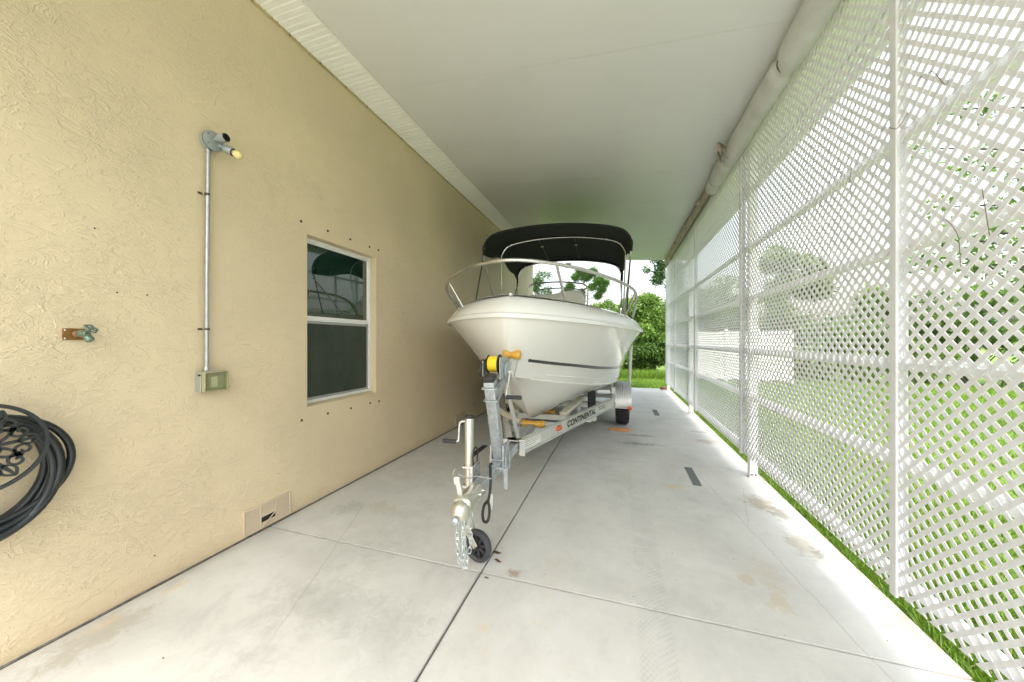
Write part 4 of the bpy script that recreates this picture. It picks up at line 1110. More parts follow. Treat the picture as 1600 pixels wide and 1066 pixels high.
def text(body, size, pos, xdir, zdir, mat, parent, off=.0, shear=0., name='lettering', sx=1.):
    cu = bpy.data.curves.new(name, 'FONT'); cu.body = body; cu.size = size; cu.offset = off; cu.shear = shear; cu.extrude = .0006
    cu.align_x = 'LEFT'; cu.space_character = 1.08
    o = bpy.data.objects.new(name, cu); COL.objects.link(o)
    bpy.context.view_layer.update()
    me = bpy.data.meshes.new_from_object(o.evaluated_get(bpy.context.evaluated_depsgraph_get()))
    bpy.data.objects.remove(o)
    xd, zd = Vector(xdir).normalized(), Vector(zdir).normalized(); nd = xd.cross(zd)
    X = Matrix(((xd.x * sx, zd.x, nd.x, pos[0]), (xd.y * sx, zd.y, nd.y, pos[1]), (xd.z * sx, zd.z, nd.z, pos[2]), (0, 0, 0, 1)))
    me.transform(X); me.materials.clear(); me.materials.append(mat)
    o = bpy.data.objects.new(name, me); COL.objects.link(o); o.parent = parent; return o
text('CONTINENTAL', .098, on_rail(1.02, zc - .034, .006), rd, (0, 0, 1), M['print'], rr, off=.0045, shear=.12, sx=1.28)
for r_, (a0, segs) in enumerate(((2.07, (.07, .05, .06, .09)), (2.10, (.05, .06, .05, .07, .04)))):   # two lines too small to read
    t = a0
    for sg_ in segs:
        tp('small_print', MB().bar(on_rail(t, zc + .022 - r_ * .03, .0055), on_rail(t + sg_ * .75, zc + .022 - r_ * .03, .0055), .001, .014), M['print_grey'], rr); t += sg_
# cross members, keel rollers, bunks
def cross(y, hw, z, parent=None, w=.05, h=.075, mat='alu'):
    return tp('cross_member', MB().box(-hw, hw, y - w / 2, y + w / 2, z - h / 2, z + h / 2), M[mat], bevel=.003)
cross(2.02, .30, RZ0 - .03 + .07, h=.06, mat='galv'); cross(2.12, .33, RZ0 + .08, h=.05); cm = cross(3.05, .62, RZ0 - .04); cross(4.1, .92, RZ0 - .04); cross(5.2, .92, RZ0 - .04); cross(6.25, .92, RZ0 - .04)
tp('keel_roller', MB().lathe([(.012, -.13), (.036, -.125), (.040, -.10), (.030, 0), (.040, .10), (.036, .125), (.012, .13)], (.03, 1.98, .535), (1, 0, 0), 22), M['amber'], smooth=50)
tp('roller_yoke', MB().bar((-.115, 1.98, .53), (-.115, 1.98, .45), .008, .06, (0, 1, 0)).bar((.175, 1.98, .53), (.175, 1.98, .45), .008, .06, (0, 1, 0)).cyl((-.13, 1.98, .535), (.19, 1.98, .535), .008, 8), M['galv'], bevel=.001)
tp('keel_roller', MB().lathe([(.012, -.12), (.034, -.115), (.026, 0), (.034, .115), (.012, .12)], (.0, 3.05, .46), (1, 0, 0), 20), M['amber'], smooth=50)
for g in (1, -1):
    cr = tp('side_bunk', MB().bar((g * .30, 2.45, .56), (g * .47, 3.35, .63), .10, .045), M['cream'], bevel=.012)
    for yy, xx in ((2.62, .335), (3.2, .44)): tp('bunk_bracket', MB().bar((g * xx, yy, .40), (g * xx, yy, .545), .05, .008, (0, 1, 0)), M['galv'], cr)
    bk = tp('long_bunk', MB().bar((g * .62, 3.7, .665), (g * .62, 6.2, .655), .12, .045), M['cream'], bevel=.010)
    for yy in (4.1, 5.2, 6.1): tp('bunk_bracket', MB().bar((g * .62, yy, .40), (g * .62, yy, .64), .05, .008, (0, 1, 0)), M['galv'], bk)
    tp('splash_pad', MB().box(g * .60 - .06, g * .60 + .06, 3.55, 3.6, .44, .70), M['black_plastic'], bevel=.01)
tp('side_bunk', MB().tube(catmull([(-.80, 2.9, .56), (-.55, 2.5, .58), (-.30, 2.15, .555), (-.12, 2.05, .53)], 5), .036, 10), M['cream'], smooth=1)
# axle, wheels, fenders, guides
AXY, WRD = 4.60, .335
tp('axle', MB().box(-1.0, 1.0, AXY - .03, AXY + .03, .30, .36), M['galv'], bevel=.004)
for g in (1, -1):
    cx = g * 1.085
    wh = tp('wheel', MB().lathe([(.19, -.085), (.20, -.10), (.29, -.108), (.322, -.098), (.333, -.07), (.335, 0), (.333, .07), (.322, .098), (.29, .108), (.20, .10), (.19, .085), (.19, -.085)], (cx, AXY, WRD), (1, 0, 0), 56), M['rubber'], smooth=40)
    for k in range(5):
        off = (k - 2) * .032
        tp('tread_rib', MB().tube([(cx + off, AXY + .3345 * math.cos(q), WRD + .3345 * math.sin(q)) for q in np.linspace(0, 2 * math.pi, 57)[:-1]], .0085, 6, closed=True), M['rubber'], wh, smooth=1)
    tp('rim', MB().lathe([(.19, -.07), (.185, .0), (.188, .075), (.15, .06), (.08, .05), (.05, .085), (.03, .09)], (cx, AXY, WRD), (g, 0, 0), 32), M['galv'], wh, smooth=40)
    # fender, ribbed top
    m = MB(); rows_ = []
    angs = np.linspace(R(-2), R(182), 46)
    fp = []
    for q in angs:
        fp.append((AXY - .40 * math.cos(q), WRD + .02 + .385 * math.sin(q) ** .8 if math.sin(q) > 0 else WRD + .02))
    for k, (yy, zz) in enumerate(fp):
        row = [(cx - .135, yy, zz - .03)]
        for j in range(19):
            row.append((cx - .135 + .015 * j, yy, zz + (.007 if j % 2 else 0)))
        row.append((cx + .135, yy, zz - .04)); rows_.append(row)
    m.grid(rows_)
    fn = tp('fender', m, M['alu_dark'])
    fn.modifiers.new('s', 'SOLIDIFY').thickness = .004
    tp('fender_lip', MB().box(cx - .135, cx + .135, AXY - .43, AXY - .395, WRD + .005, WRD + .02), M['alu'], fn, bevel=.002)
    tp('fender_light', MB().lathe([(.02, 0), (.034, .004), (.034, .016), (.02, .024)], (cx + g * .10, AXY - .425, WRD + .018), (0, -1, 0), 16), M['lens_o'], fn, smooth=50, label='orange side marker on the fender corner')
    tp('fender_bracket', MB().box(g * .945, g * .955, AXY - .42, AXY - .33, .38, .62).box(g * .90, g * .96, AXY - .40, AXY - .32, .56, .68), M['alu'], fn, bevel=.003)
    gp = tp('guide_pole', MB().cyl((g * 1.285, 5.75, .56), (g * 1.325, 5.74, 1.50), .030, 16).lathe([(.031, 0), (.02, .01)], (g * 1.325, 5.74, 1.50), (0, 0, 1), 16), M['pvc'], smooth=1)
    tp('pole_bracket', MB().bar((g * .93, 5.75, .50), (g * 1.285, 5.75, .56), .05, .05), M['galv'], gp, bevel=.003)
tp('tail_bar', MB().box(-.95, .95, 6.33, 6.37, .40, .52), M['alu'], bevel=.003)
# small brackets under the near rail
tp('rail_foot', MB().bar(on_rail(1.83, RZ0 - .03, -.0), on_rail(1.93, RZ0 - .03, -.0), .06, .05), M['alu'], rr, bevel=.002)

# wooden wheel chocks
thing('wheel_chock', MB().obox((.0, 5.80, .0195), (.31, .075, .036), (0, 0, .06)), M['wood'], 'orange wooden block on the slab against the right trailer wheel', 'wheel chock', 'wooden blocks against the trailer wheels', bevel=.005)
thing('wheel_chock', MB().obox((-2.10, 5.76, .0265), (.33, .085, .05), (0, 0, -.03)), M['wood'], 'orange wooden block against the trailer wheel nearest the house wall', 'wheel chock', 'wooden blocks against the trailer wheels', bevel=.005)

# ================================================================ WALL FITTINGS
lamp = root('wall_light', 'grey twin-socket wall light with one yellow bulb, on conduit above its outlet box', 'wall light', (WX, 1.555, 1.2))
LYc, LZc = 1.573, 2.775
obj('junction_box', MB().lathe([(.052, 0), (.054, .01), (.054, .050), (.050, .052)], (WX, LYc, LZc), (1, 0, 0), 28), M['steel_paint'], lamp, smooth=1)
fc = obj('face_plate', MB().lathe([(.060, .053), (.062, .055), (.062, .062), (.05, .066), (.02, .067)], (WX, LYc, LZc), (1, 0, 0), 30), M['steel_paint'], lamp, smooth=1)
obj('plate_gasket', MB().lathe([(.0615, .050), (.0632, .051), (.0632, .0545), (.0615, .0548)], (WX, LYc, LZc), (1, 0, 0), 30), M['black_plastic'], lamp)
def socket(o_, d_, L, bulb):
    d_ = Vector(d_).normalized(); o_ = Vector(o_)
    s = obj('lamp_socket', MB().lathe([(.012, 0), (.012, .022), (.022, .03), (.0265, .045), (.0275, L), (.0265, L + .003), (.022, L), (.021, L - .03), (.002, L - .034)], o_, d_, 22), M['steel_paint'], lamp, smooth=40)
    obj('socket_liner', MB().lathe([(.0235, L - .02), (.0255, L + .006), (.020, L + .006), (.018, L - .02)], o_, d_, 20), M['black_plastic'], s, smooth=40)
    if bulb: obj('bulb', MB().lathe([(.013, L - .02), (.015, L + .005), (.024, L + .022), (.0265, L + .037), (.023, L + .052), (.013, L + .062), (.002, L + .065)], o_, d_, 22), M['bulb'], s, smooth=1)
socket((WX + .065, LYc + .005, LZc + .012), (1, .12, .05), .085, False)
socket((WX + .065, LYc + .03, LZc - .014), (.80, .42, -.42), .085, True)
for a_ in (40, 140, 220, 320): obj('plate_screw', MB().cyl((WX + .064, LYc + .048 * math.cos(R(a_)), LZc + .048 * math.sin(R(a_))), (WX + .069, LYc + .048 * math.cos(R(a_)), LZc + .048 * math.sin(R(a_))), .004, 8), M['anchor'], fc)
obj('conduit', MB().tube([(WX + .024, 1.553, 1.262), (WX + .024, 1.555, 1.9), (WX + .024, 1.563, 2.725)], .0115, 14), M['conduit'], lamp, smooth=1)
obj('conduit_coupling', MB().lathe([(.015, 0), (.016, .003), (.016, .02), (.013, .026)], (WX + .024, 1.563, 2.70), (0, 0, 1), 14), M['conduit'], lamp, smooth=1)
obj('conduit_coupling', MB().lathe([(.015, 0), (.016, .003), (.016, .02), (.013, .026)], (WX + .024, 1.553, 1.25), (0, 0, 1), 14), M['conduit'], lamp, smooth=1)
for z in (2.42, 1.528): obj('conduit_strap', MB().box(WX + .001, WX + .004, 1.515, 1.542, z - .007, z + .007).lathe([(.0125, -.007), (.0145, -.007), (.0145, .007), (.0125, .007)], (WX + .024, 1.5555, z), (0, 0, 1), 14), M['anchor'], lamp)
y0, y1, z0, z1 = 1.50, 1.642, 1.12, 1.248
ob = obj('outlet_box', MB().box(WX + .0008, WX + .045, y0, y1, z0, z1), M['steel_paint'], lamp, bevel=.004)
obj('box_gasket', MB().box(WX + .045, WX + .062, y0 - .003, y1 + .004, z0 - .004, z1 + .004), M['olive'], ob, bevel=.003)
obj('receptacle', MB().box(WX + .0622, WX + .070, y0 + .035, y1 - .012, z0 + .018, z1 - .018), M['grey_plastic'], ob, bevel=.003)
obj('receptacle_face', MB().box(WX + .0702, WX + .0735, y0 + .050, y0 + .088, z0 + .028, z1 - .032), M['white_plastic'], ob, bevel=.002)
m = ring(y0 + .002, y1 + .002, z0 + .001, z1 + .001, .007, WX + .0622, WX + .092)
obj('cover_frame', m, M['olive'], ob, bevel=.003)
obj('cover_window', MB().box(WX + .088, WX + .091, y0 + .0095, y1 - .0055, z0 + .0085, z1 - .0065), M['clear'], ob)
obj('cover_hinge', MB().cyl((WX + .06, y0 - .006, z1 - .018), (WX + .06, y0 - .016, z1 - .018), .006, 8).cyl((WX + .075, y1 + .004, z0 + .02), (WX + .075, y1 + .013, z0 + .02), .005, 8), M['anchor'], ob)

# hose bibb on its brown plate
fb = root('hose_faucet', 'weathered brass hose faucet on a small brown plate on the stucco wall', 'faucet', (WX, .985, 1.48))
pl = obj('mounting_plate', MB().box(WX + .001, WX + .007, .946, 1.04, 1.455, 1.513), M['brown_plate'], fb, bevel=.002)
for y, z in ((.954, 1.505), (.954, 1.463)): obj('plate_screw', MB().lathe([(.005, 0), (.005, .002), (.002, .004)], (WX + .007, y, z), (1, 0, 0), 10), M['steel'], pl)
obj('supply_stub', MB().lathe([(.016, .007), (.016, .012), (.010, .014), (.010, .04)], (WX, .992, 1.487), (1, 0, 0), 14), simple('copper_pipe', (.45, .24, .16), .35, .8), fb, smooth=50)
obj('valve_body', MB().lathe([(.010, 0), (.018, .004), (.018, .02), (.014, .026), (.016, .045), (.012, .05)], (WX + .034, .994, 1.487), (1, .12, 0), 14).lathe([(.012, 0), (.014, .018), (.017, .022), (.017, .042), (.014, .045)], (WX + .06, .998, 1.487), (.55, .25, -.8), 14), M['brass'], fb, smooth=45)
obj('valve_stem', MB().lathe([(.011, 0), (.011, .012), (.006, .014), (.006, .035)], (WX + .06, .998, 1.492), (.75, .3, .6), 12), M['brass'], fb, smooth=45)
hc = Vector((WX + .088, 1.009, 1.512)); m = MB().lathe([(.006, 0), (.010, .002), (.010, .008), (.004, .01)], hc, (.75, .3, .6), 10)
ax = Vector((.75, .3, .6)).normalized(); uu = ax.orthogonal().normalized(); vv = ax.cross(uu)
m.tube([hc + (uu * math.cos(q) + vv * math.sin(q)) * (.023 + .003 * math.sin(5 * q)) for q in np.linspace(0, 2 * math.pi, 31)[:-1]], .004, 6, closed=True)
for k in range(4): dd = uu * math.cos(k * math.pi / 2) + vv * math.sin(k * math.pi / 2); m.tube([hc, hc + dd * .022], .003, 6)
obj('valve_handle', m, M['brass'], fb, smooth=45)

# ornamental hose hanger and its coil
HX = WX + .20; HYc, HZc, HR = .655, 1.015, .178
hh_ = root('hose_hanger', 'dark iron hose hanger with an openwork scroll disc', 'hose hanger', (WX, HYc, HZc))
def cpt(r, a_, dx=0.): return (HX + dx, HYc + r * math.cos(a_), HZc + r * math.sin(a_))
def flat(path, w, t=.007):
    """ribbon of width w in the disc plane, thickness t"""
    m = MB(); rows_ = []
    for i, p in enumerate(path):
        p = Vector(p); d_ = (Vector(path[min(i + 1, len(path) - 1)]) - Vector(path[max(i - 1, 0)]))
        d_.x = 0; d_.normalize(); n_ = Vector((0, -d_.z, d_.y)); ww = w(i / (len(path) - 1)) if callable(w) else w
        rows_.append([p + n_ * ww / 2 + Vector((-t / 2, 0, 0)), p + n_ * ww / 2 * .8 + Vector((t / 2, 0, 0)), p - n_ * ww / 2 * .8 + Vector((t / 2, 0, 0)), p - n_ * ww / 2 + Vector((-t / 2, 0, 0))])
    m.grid(rows_, closed=True); m.add(rows_[0], [(0, 1, 2, 3)]); m.add(rows_[-1], [(0, 1, 2, 3)]); return m
obj('outer_ring', flat([cpt(HR, q) for q in np.linspace(0, 2 * math.pi, 73)], .016, .010), M['iron'], hh_, smooth=40)
for k in range(6):
    a0 = k * math.pi / 3 + .12
    ca, sa = math.cos(a0), math.sin(a0)
    def L2(u, v): return (HX, HYc + u * ca - v * sa, HZc + u * sa + v * ca)
    m = MB()
    lf = [L2(.02 + .135 * t, .0) for t in np.linspace(0, 1, 14)]
    m2 = flat(lf, lambda t: .009 + .006 * math.sin(math.pi * t)); m.add(m2.v, m2.f)
    for g in (1, -1):
        petal = [L2(.10 + .06 * t, g * .020 * math.sin(math.pi * t)) for t in np.linspace(0, 1, 10)]
        m2 = flat(petal, .009); m.add(m2.v, m2.f)
        sp = []
        for t in np.linspace(0, 1, 46):          # big C-scroll ending in a spiral
            if t < .45: q = t / .45; sp.append(L2(.045 + .058 * q + .010 * math.sin(q * 3.14), g * (.008 + .057 * q ** 1.15)))
            else:
                q = (t - .45) / .55; r_ = .027 * (1 - q) ** .8 + .003; a_ = 1.9 + q * 7.6; sp.append(L2(.112 + r_ * math.cos(a_), g * (.040 + r_ * math.sin(a_))))
        m2 = flat(sp, lambda t: .0125 - .004 * t); m.add(m2.v, m2.f)
        s2 = [L2(.045 + .013 * (1 - q * .75) * math.cos(-1.5 + q * 7), g * (.020 + .013 * (1 - q * .75) * math.sin(-1.5 + q * 7))) for q in np.linspace(0, 1, 20)]
        m2 = flat(s2, .008); m.add(m2.v, m2.f)
    obj('scroll', m, M['iron'], hh_, smooth=40)
obj('hub', MB().lathe([(.02, -.004), (.026, 0), (.024, .006), (.01, .012)], (HX, HYc, HZc), (1, 0, 0), 18), M['iron'], hh_, smooth=1)
m = MB()
for k in range(3):
    a_ = math.pi / 2 + (k - 1) * .8; m.tube([(WX + .003, HYc + .11 * math.cos(a_), HZc + .11 * math.sin(a_) - .02), (HX - .006, HYc + .15 * math.cos(a_), HZc + .15 * math.sin(a_) - .02)], .008, 8)
m.lathe([(.10, 0), (.10, .006)], (WX + .001, HYc, HZc), (1, 0, 0), 24)
obj('wall_arm', m, M['iron'], hh_, smooth=40)
hose = root('garden_hose', 'black garden hose coiled on the iron wall hanger', 'hose', (WX + .1, HYc, HZc))
m = MB(); P = []
r3 = random.Random(5)
NL = 11
for i in range(NL * 52):
    t = i / 52; a_ = -2 * math.pi * t + math.pi / 2
    lp = int(t); f_ = t - lp
    vr = lambda k_: random.Random(k_ * 7 + 3)
    def pr_(k_): q = random.Random(k_ * 13 + 1); return (.195 + .05 * q.random(), .215 + .06 * q.random(), q.random(), q.uniform(-.02, .02))
    A_, B_ = pr_(lp), pr_(lp + 1); w = f_ * f_ * (3 - 2 * f_)
    ry = A_[0] + (B_[0] - A_[0]) * w; rz = A_[1] + (B_[1] - A_[1]) * w; xx = A_[2] + (B_[2] - A_[2]) * w; oy = A_[3] + (B_[3] - A_[3]) * w
    z = HZc + .115 - rz + rz * math.sin(a_); y = HYc + .015 + oy + ry * 1.04 * math.cos(a_)
    P.append((WX + .03 + .135 * xx, y, z))
obj('hose_coil', MB().tube(P, .0145, 10), M['hose'], hose, smooth=1)

# ================================================================ SMALL THINGS ON THE SLAB
def strip(x, y0, y1, w, mat, label):
    thing('rubber_strip', MB().box(x - w / 2, x + w / 2, y0, y1, .0003, .005), mat, label, 'rubber strip', 'rubber strips on the slab', bevel=.001)
strip(.748, 3.83, 4.345, .078, M['tape'], 'grey rubber strip flat on the slab in front of the second lattice post')
strip(-1.775, 3.95, 4.42, .078, M['tape_b'], 'black rubber strip on the slab between trailer tongue and house wall')
strip(.70, 7.2, 7.78, .09, M['tape'], 'farthest grey rubber strip on the slab, crossing a joint past the trailer wheel')
def dry(x, y, L, a, lab):
    m = MB(); P = [Vector((L * (t - .5), .004 * math.sin(t * 7), .0015 + .004 * math.sin(t * 3.1))) for t in np.linspace(0, 1, 7)]
    X = Matrix.Translation((x, y, .0005)) @ Matrix.Rotation(a, 4, 'Z')
    m.grid([[X @ (p + Vector((0, -L * .18 * math.sin(math.pi * (i + .4) / 7), .002))) for i, p in enumerate(P)], [X @ p for p in P], [X @ (p + Vector((0, L * .18 * math.sin(math.pi * (i + .4) / 7), .004))) for i, p in enumerate(P)]])
    thing('dry_leaf', m, M['leaf_dry'], lab, 'leaf', 'dry brown leaves on the slab')
dry(-.80, 2.20, .06, .1, 'curled brown leaf touching the rear of the jack wheel'); dry(-.765, 2.12, .055, -.3, 'brown leaf lying right on the long slab joint'); dry(-.775, 1.945, .028, .2, 'small dark leaf scrap just in front of the jack wheel')
# fine litter
V = []; F = []
for i in range(110):
    x, y = rnd.uniform(-2.5, 1.4), rnd.uniform(.9, 9) ; s = rnd.uniform(.002, .0055); a_ = rnd.uniform(0, 6.28); k = len(V)
    for q in range(4): V.append((x + s * (1 + .8 * (q % 2)) * math.cos(a_ + q * math.pi / 2) , y + s * .7 * math.sin(a_ + q * math.pi / 2), .0012))
    V.append((x, y, .004)); F += [(k, k + 1, k + 4), (k + 1, k + 2, k + 4), (k + 2, k + 3, k + 4), (k + 3, k, k + 4)]
np_obj('leaf_litter', np.array(V), np.array(F), M['leaf_dry'])['kind'] = 'stuff'
bpy.data.objects['leaf_litter']['label'] = 'tiny dark crumbs scattered over the concrete slab'
thing('brick_paver', MB().obox((1.27, 11.12, .04), (.2, .12, .075), (0, 0, .5)), simple('brick_red', (.24, .10, .06), .85, var=.3), 'dark red brick at the foot of the farthest post', 'brick', bevel=.006)

# ================================================================ GRASS
def blades(name, n, xy, hmin, hmax, w, label, lean=.5):
    x, y = xy(n); n = len(x)
    h = rng.uniform(hmin, hmax, n); a = rng.uniform(0, 2 * np.pi, n); la = rng.uniform(0, 2 * np.pi, n); ln = rng.uniform(.1, lean, n) * h * 1.3
    dx, dy = np.cos(a) * w / 2, np.sin(a) * w / 2; lx, ly = np.cos(la) * ln, np.sin(la) * ln
    z0 = np.full(n, -.062)
    V = np.empty((n, 5, 3))
    V[:, 0] = np.stack([x - dx, y - dy, z0], 1); V[:, 1] = np.stack([x + dx, y + dy, z0], 1)
    V[:, 2] = np.stack([x - dx * .8 + lx * .4, y - dy * .8 + ly * .4, z0 + h * .6], 1); V[:, 3] = np.stack([x + dx * .8 + lx * .4, y + dy * .8 + ly * .4, z0 + h * .6], 1)
    V[:, 4] = np.stack([x + lx, y + ly, z0 + h], 1)
    b = (np.arange(n) * 5)[:, None]
    F = np.concatenate([b + np.array([[0, 1, 3]]), b + np.array([[0, 3, 2]]), b + np.array([[2, 3, 4]])])
    tone = np.repeat(np.clip(rng.normal(.45, .22, n), 0, 1), 5)
    o = np_obj(name, V.reshape(-1, 3), F, M['blade'], tone); o['kind'] = 'stuff'; o['label'] = label; return o
blades('grass', 52000, lambda n: (SX + .004 + np.abs(rng.normal(0, .45, n)), rng.uniform(.6, 11.2, n)), .035, .10, .006, 'bright green grass along the edge of the slab', .8)
blades('grass', 95000, lambda n: (1.5 + 8 * rng.random(n) ** 1.5, .3 + 14 * rng.random(n)), .03, .075, .012, 'lawn beyond the lattice screen', .8)
blades('grass', 60000, lambda n: (rng.uniform(-4, 12, n), 11.3 + 4.5 * rng.random(n)), .03, .10, .014, 'lawn beyond the far end of the slab', .7)
def tall(n):
    return rng.uniform(-4, 3.2, n), 14.3 + rng.random(n) * .8
blades('tall_grass', 14000, tall, .12, .42, .014, 'taller grass at the foot of the far shrubs', .6)

# ================================================================ VEGETATION
def foliage(name, centers, n, leaf, parent, mat, aspect=.42, droop=.2, shell=.55):
    """n leaves spread through a cloud of clumps: centers = [(x, y, z, r)]"""
    C_ = np.array(centers); wts = C_[:, 3] ** 2; wts = wts / wts.sum()
    k = rng.choice(len(C_), n, p=wts)
    d_ = rng.normal(size=(n, 3)); d_ /= np.linalg.norm(d_, axis=1)[:, None]
    rad = (shell + (1 - shell) * rng.random(n)) ** .8 * C_[k, 3] * rng.uniform(.55, 1.12, n)
    P = C_[k, :3] + d_ * rad[:, None] * np.array([1, 1, .85])
    keep = P[:, 2] > .0
    P, d_, k = P[keep], d_[keep], k[keep]; n = len(P)
    u = d_ * .6 + rng.normal(size=(n, 3)) * .7; u[:, 2] -= droop; u /= np.linalg.norm(u, axis=1)[:, None]
    r_ = rng.normal(size=(n, 3)); v = np.cross(u, r_); v /= np.linalg.norm(v, axis=1)[:, None]
    nn = np.cross(u, v)
    L = leaf * rng.uniform(.6, 1.3, n)[:, None]
    V = np.empty((n, 4, 3)); V[:, 0] = P; V[:, 1] = P + u * L * .5 + v * L * aspect * .5 + nn * L * .08; V[:, 2] = P + u * L; V[:, 3] = P + u * L * .5 - v * L * aspect * .5 + nn * L * .08
    b = (np.arange(n) * 4)[:, None]
    F = np.concatenate([b + np.array([[0, 1, 2]]), b + np.array([[0, 2, 3]])])
    ct = rng.normal(.45, .14, len(C_))
    tone = np.repeat(np.clip(ct[k] + rng.normal(0, .18, n), 0, 1), 4)
    return np_obj(name, V.reshape(-1, 3), F, mat, tone, parent)
def branchy(base, tips, r0, rt=.006):
    m = MB()
    for tpnt in tips:
        b_, t_ = Vector(base), Vector(tpnt); mid = b_.lerp(t_, .5) + Vector((rnd.uniform(-.12, .12), rnd.uniform(-.12, .12), rnd.uniform(0, .2))) * (t_ - b_).length * .5
        cv = catmull([b_, b_.lerp(mid, .5) + Vector((0, 0, .05)), mid, t_], 4); N = len(cv)
        m.tube(cv, [r0 * (1 - i / (N - 1)) + rt for i in range(N)], 6)
    return m
def shrub(x, y, w, dp, h, n, label, leaf=.13, mat='leaf', group='shrubs beyond the lawn', nclump=34, name='shrub'):
    rt = root(name, label, name.replace('_', ' '), (x, y, -.05), group=group)
    cs = []
    for i in range(nclump):
        a_ = rnd.uniform(0, 6.28); rr_ = math.sqrt(rnd.random()); z = rnd.random() ** .8
        shrink = 1 - .28 * z ** 2.2
        cs.append((rr_ * math.cos(a_) * w / 2 * shrink * .85, rr_ * math.sin(a_) * dp / 2 * shrink * .85, .25 + z * (h - .55) + rnd.uniform(-.1, .1), rnd.uniform(.26, .48) * min(1.2, h / 2.6)))
    foliage('foliage', cs, n, leaf, rt, M[mat])
    obj('stem', branchy((0, 0, 0), [(c_[0], c_[1], c_[2]) for c_ in cs[:9]], .035), M['bark'], rt, smooth=1, local=True)
    return rt
shrub(-2.6, 16.2, 3.0, 1.8, 3.0, 8000, 'leafy green shrub seen low behind the boat console, nearest the house')
shrub(-.35, 15.9, 3.2, 1.8, 3.45, 28000, 'dense bright green shrub just left of the boat canopy leg')
shrub(1.1, 15.7, 2.9, 1.7, 3.5, 34000, 'tall dense bright green shrub right of the boat hull at the end of the slab')
shrub(2.9, 15.8, 2.8, 1.8, 3.8, 26000, 'dense green shrub touching the far end of the lattice screen')
shrub(4.6, 16.8, 2.6, 1.8, 4.4, 8000, 'tall green shrub behind the white vinyl fence', .12)
shrub(6.6, 16.6, 2.8, 2.2, 5.5, 20000, 'tallest green shrub, rising past the end of the white fence', .13, nclump=36)
shrub(8.8, 15.9, 2.8, 1.8, 3.4, 20000, 'green shrub seen through the lattice just right of the white fence', .12)
shrub(11.2, 15.6, 3.0, 2.0, 3.5, 20000, 'green shrub seen through the lattice left of the near joint strip', .12)
shrub(13.6, 15.4, 3.2, 2.2, 5.0, 20000, 'broad green shrub seen through the lattice behind the near joint strip', .12)
shrub(16.4, 15.0, 3.4, 2.2, 5.6, 20000, 'broad green shrub seen through the lattice right of the near joint strip', .12)
shrub(19.5, 14.0, 4.0, 2.6, 6.2, 20000, 'large green shrub at the right edge seen through the lattice', .13)
shrub(-5.4, 17, 3.4, 2, 3.2, 5000, 'green shrub mostly hidden by the corner of the house', .12)
# a line of far woods closing the lawn
cs = []
for i in range(150):
    x = rnd.uniform(-30, 60); cs.append((x, 34 + rnd.uniform(-3, 6) - max(0, x - 20) * .35, rnd.uniform(.6, 3.4), rnd.uniform(1., 1.7)))
o = foliage('woods', cs, 42000, .34, None, M['leaf2']); o['kind'] = 'stuff'; o['label'] = 'far line of green woods across the lawn'

def tree(x, y, h, lab, kind, crown, n, leaf, mat, tr=.09, droop=.1, asp=.4, group='trees beyond the lawn', shell=.2, lean=(0, 0)):
    rt = root(kind, lab, 'tree', (x, y, -.05), group=group)
    top = Vector((lean[0], lean[1], h))
    cv = catmull([(0, 0, 0), (lean[0] * .2 + .06, lean[1] * .2, h * .33), (lean[0] * .6 - .05, lean[1] * .6, h * .66), top], 5)
    tk = MB().tube(cv, [tr * (1 - .8 * i / (len(cv) - 1)) for i in range(len(cv))], 9)
    obj('trunk', tk, M['bark'], rt, smooth=1, local=True)
    m = MB(); tw = random.Random(int(x * 10 + y * 7) + 5)
    for c_ in crown:
        t = max(.25, min(.95, (c_[2] - .25 * math.hypot(c_[0], c_[1])) / h)); b_ = cv[int(t * (len(cv) - 1))]
        e_ = Vector(c_[:3]); mid = b_.lerp(e_, .5) + Vector((tw.uniform(-.1, .1), tw.uniform(-.1, .1), .08))
        m.tube(catmull([b_, mid, e_], 4), [tr * .35 * (1 - i / 8) + .008 for i in range(9)], 6)
        for _ in range(3):
            q = b_.lerp(e_, tw.uniform(.5, 1)); w_ = Vector((tw.gauss(0, 1), tw.gauss(0, 1), tw.gauss(0, .6))).normalized() * c_[3] * 1.1
            m.tube([q, q + w_ * .5 + Vector((0, 0, .03)), q + w_], [.010, .007, .004], 5)
    obj('branches', m, M['bark'], rt, smooth=1, local=True)
    foliage('crown', crown, n, leaf, rt, M[mat], asp, droop, shell)
    return rt
def crown(nc, w, z0, z1, r0, r1, seed):
    q = random.Random(seed); out = []
    for _ in range(nc):
        a_ = q.uniform(0, 6.28); rr_ = math.sqrt(q.random()) * w; out.append((rr_ * math.cos(a_), rr_ * math.sin(a_), q.uniform(z0, z1), q.uniform(r0, r1)))
    return out
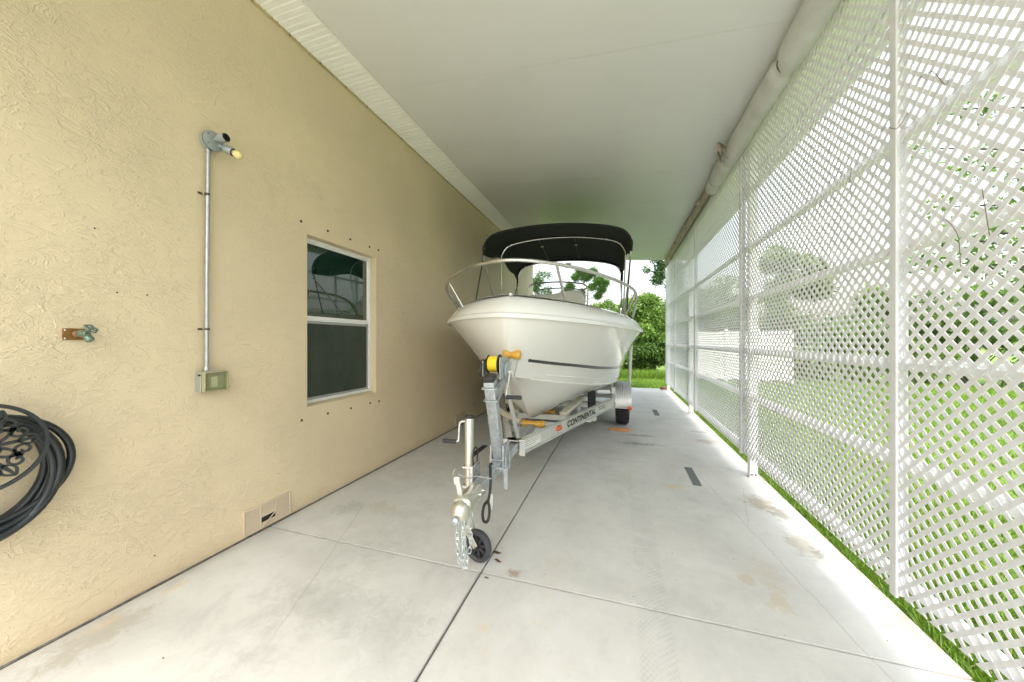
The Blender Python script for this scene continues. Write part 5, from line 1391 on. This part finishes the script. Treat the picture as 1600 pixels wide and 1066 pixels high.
# pine whose tufts show under the canopy
pc = [(-1.0, .1, 5.3, .36), (-1.3, 0, 4.8, .40), (-.3, 0, 6.3, .35), (.1, 0, 5.9, .42), (.55, .1, 6.2, .4), (.95, 0, 5.6, .45), (1.15, 0, 5.0, .36), (.5, 0, 5.2, .3), (-.6, -.1, 5.9, .34), (-1.7, .1, 4.6, .35), (.9, .2, 4.6, .3), (-.2, .2, 4.9, .25), (1.4, 0, 5.4, .3)]
tree(-2.3, 24, 6.2, 'pine with open tufted crown framed under the black boat canopy', 'pine_tree', pc, 15000, .20, 'needle', .08, 0, .13, shell=.1)
tree(-5.3, 23, 6.4, 'sparse leafy tree just past the corner of the house', 'thin_tree', crown(22, 1.2, 2.2, 6.2, .3, .5, 3), 4200, .15, 'leaf2', .07)
tree(2.35, 18.5, 8.5, 'dark slender tree standing against the far end of the lattice screen', 'slender_tree', [(-.55 + .1 * (i % 3), 0, 4.6 + .35 * i, .40) for i in range(8)] + [(.3, 0, 4.2 + .5 * i, .5) for i in range(8)] + [(-1.05, 0, 5.1, .22)], 9000, .14, 'leaf2', .10, .4)
tree(7.9, 7.4, 5.4, 'tree with bare twisting branches and few leaves right behind the near lattice', 'bare_branch_tree', [(x_ - 1.9, y_, z_, r_) for x_, y_, z_, r_ in crown(26, 1.2, 2.6, 5.3, .22, .42, 8)], 3200, .11, 'leaf', .08, .2)

# white vinyl fence across the lawn
vf = root('vinyl_fence', 'white vinyl fence across the lawn, seen through the middle of the lattice', 'fence', (4.2, 14.3, -.06))
for i in range(4):
    x = 2.75 + i * .98
    obj('fence_post', MB().box(x - .06, x + .06, 14.24, 14.36, -.06, 1.84), M['fence_white'], vf, bevel=.006)
    obj('post_cap', MB().add([(x - .07, 14.23, 1.84), (x + .07, 14.23, 1.84), (x + .07, 14.37, 1.84), (x - .07, 14.37, 1.84), (x, 14.3, 1.9)], [(0, 1, 2, 3), (0, 1, 4), (1, 2, 4), (2, 3, 4), (3, 0, 4)]), M['fence_white'], vf)
    if i < 3:
        for z in (.06, 1.70): obj('fence_rail', MB().box(x + .061, x + .919, 14.275, 14.325, z, z + .09), M['fence_white'], vf, bevel=.004)
        for k in range(5):
            bx = x + .065 + k * .1705
            obj('fence_board', MB().box(bx, bx + .167, 14.288, 14.312, .151, 1.699), M['fence_white'], vf, bevel=.003)
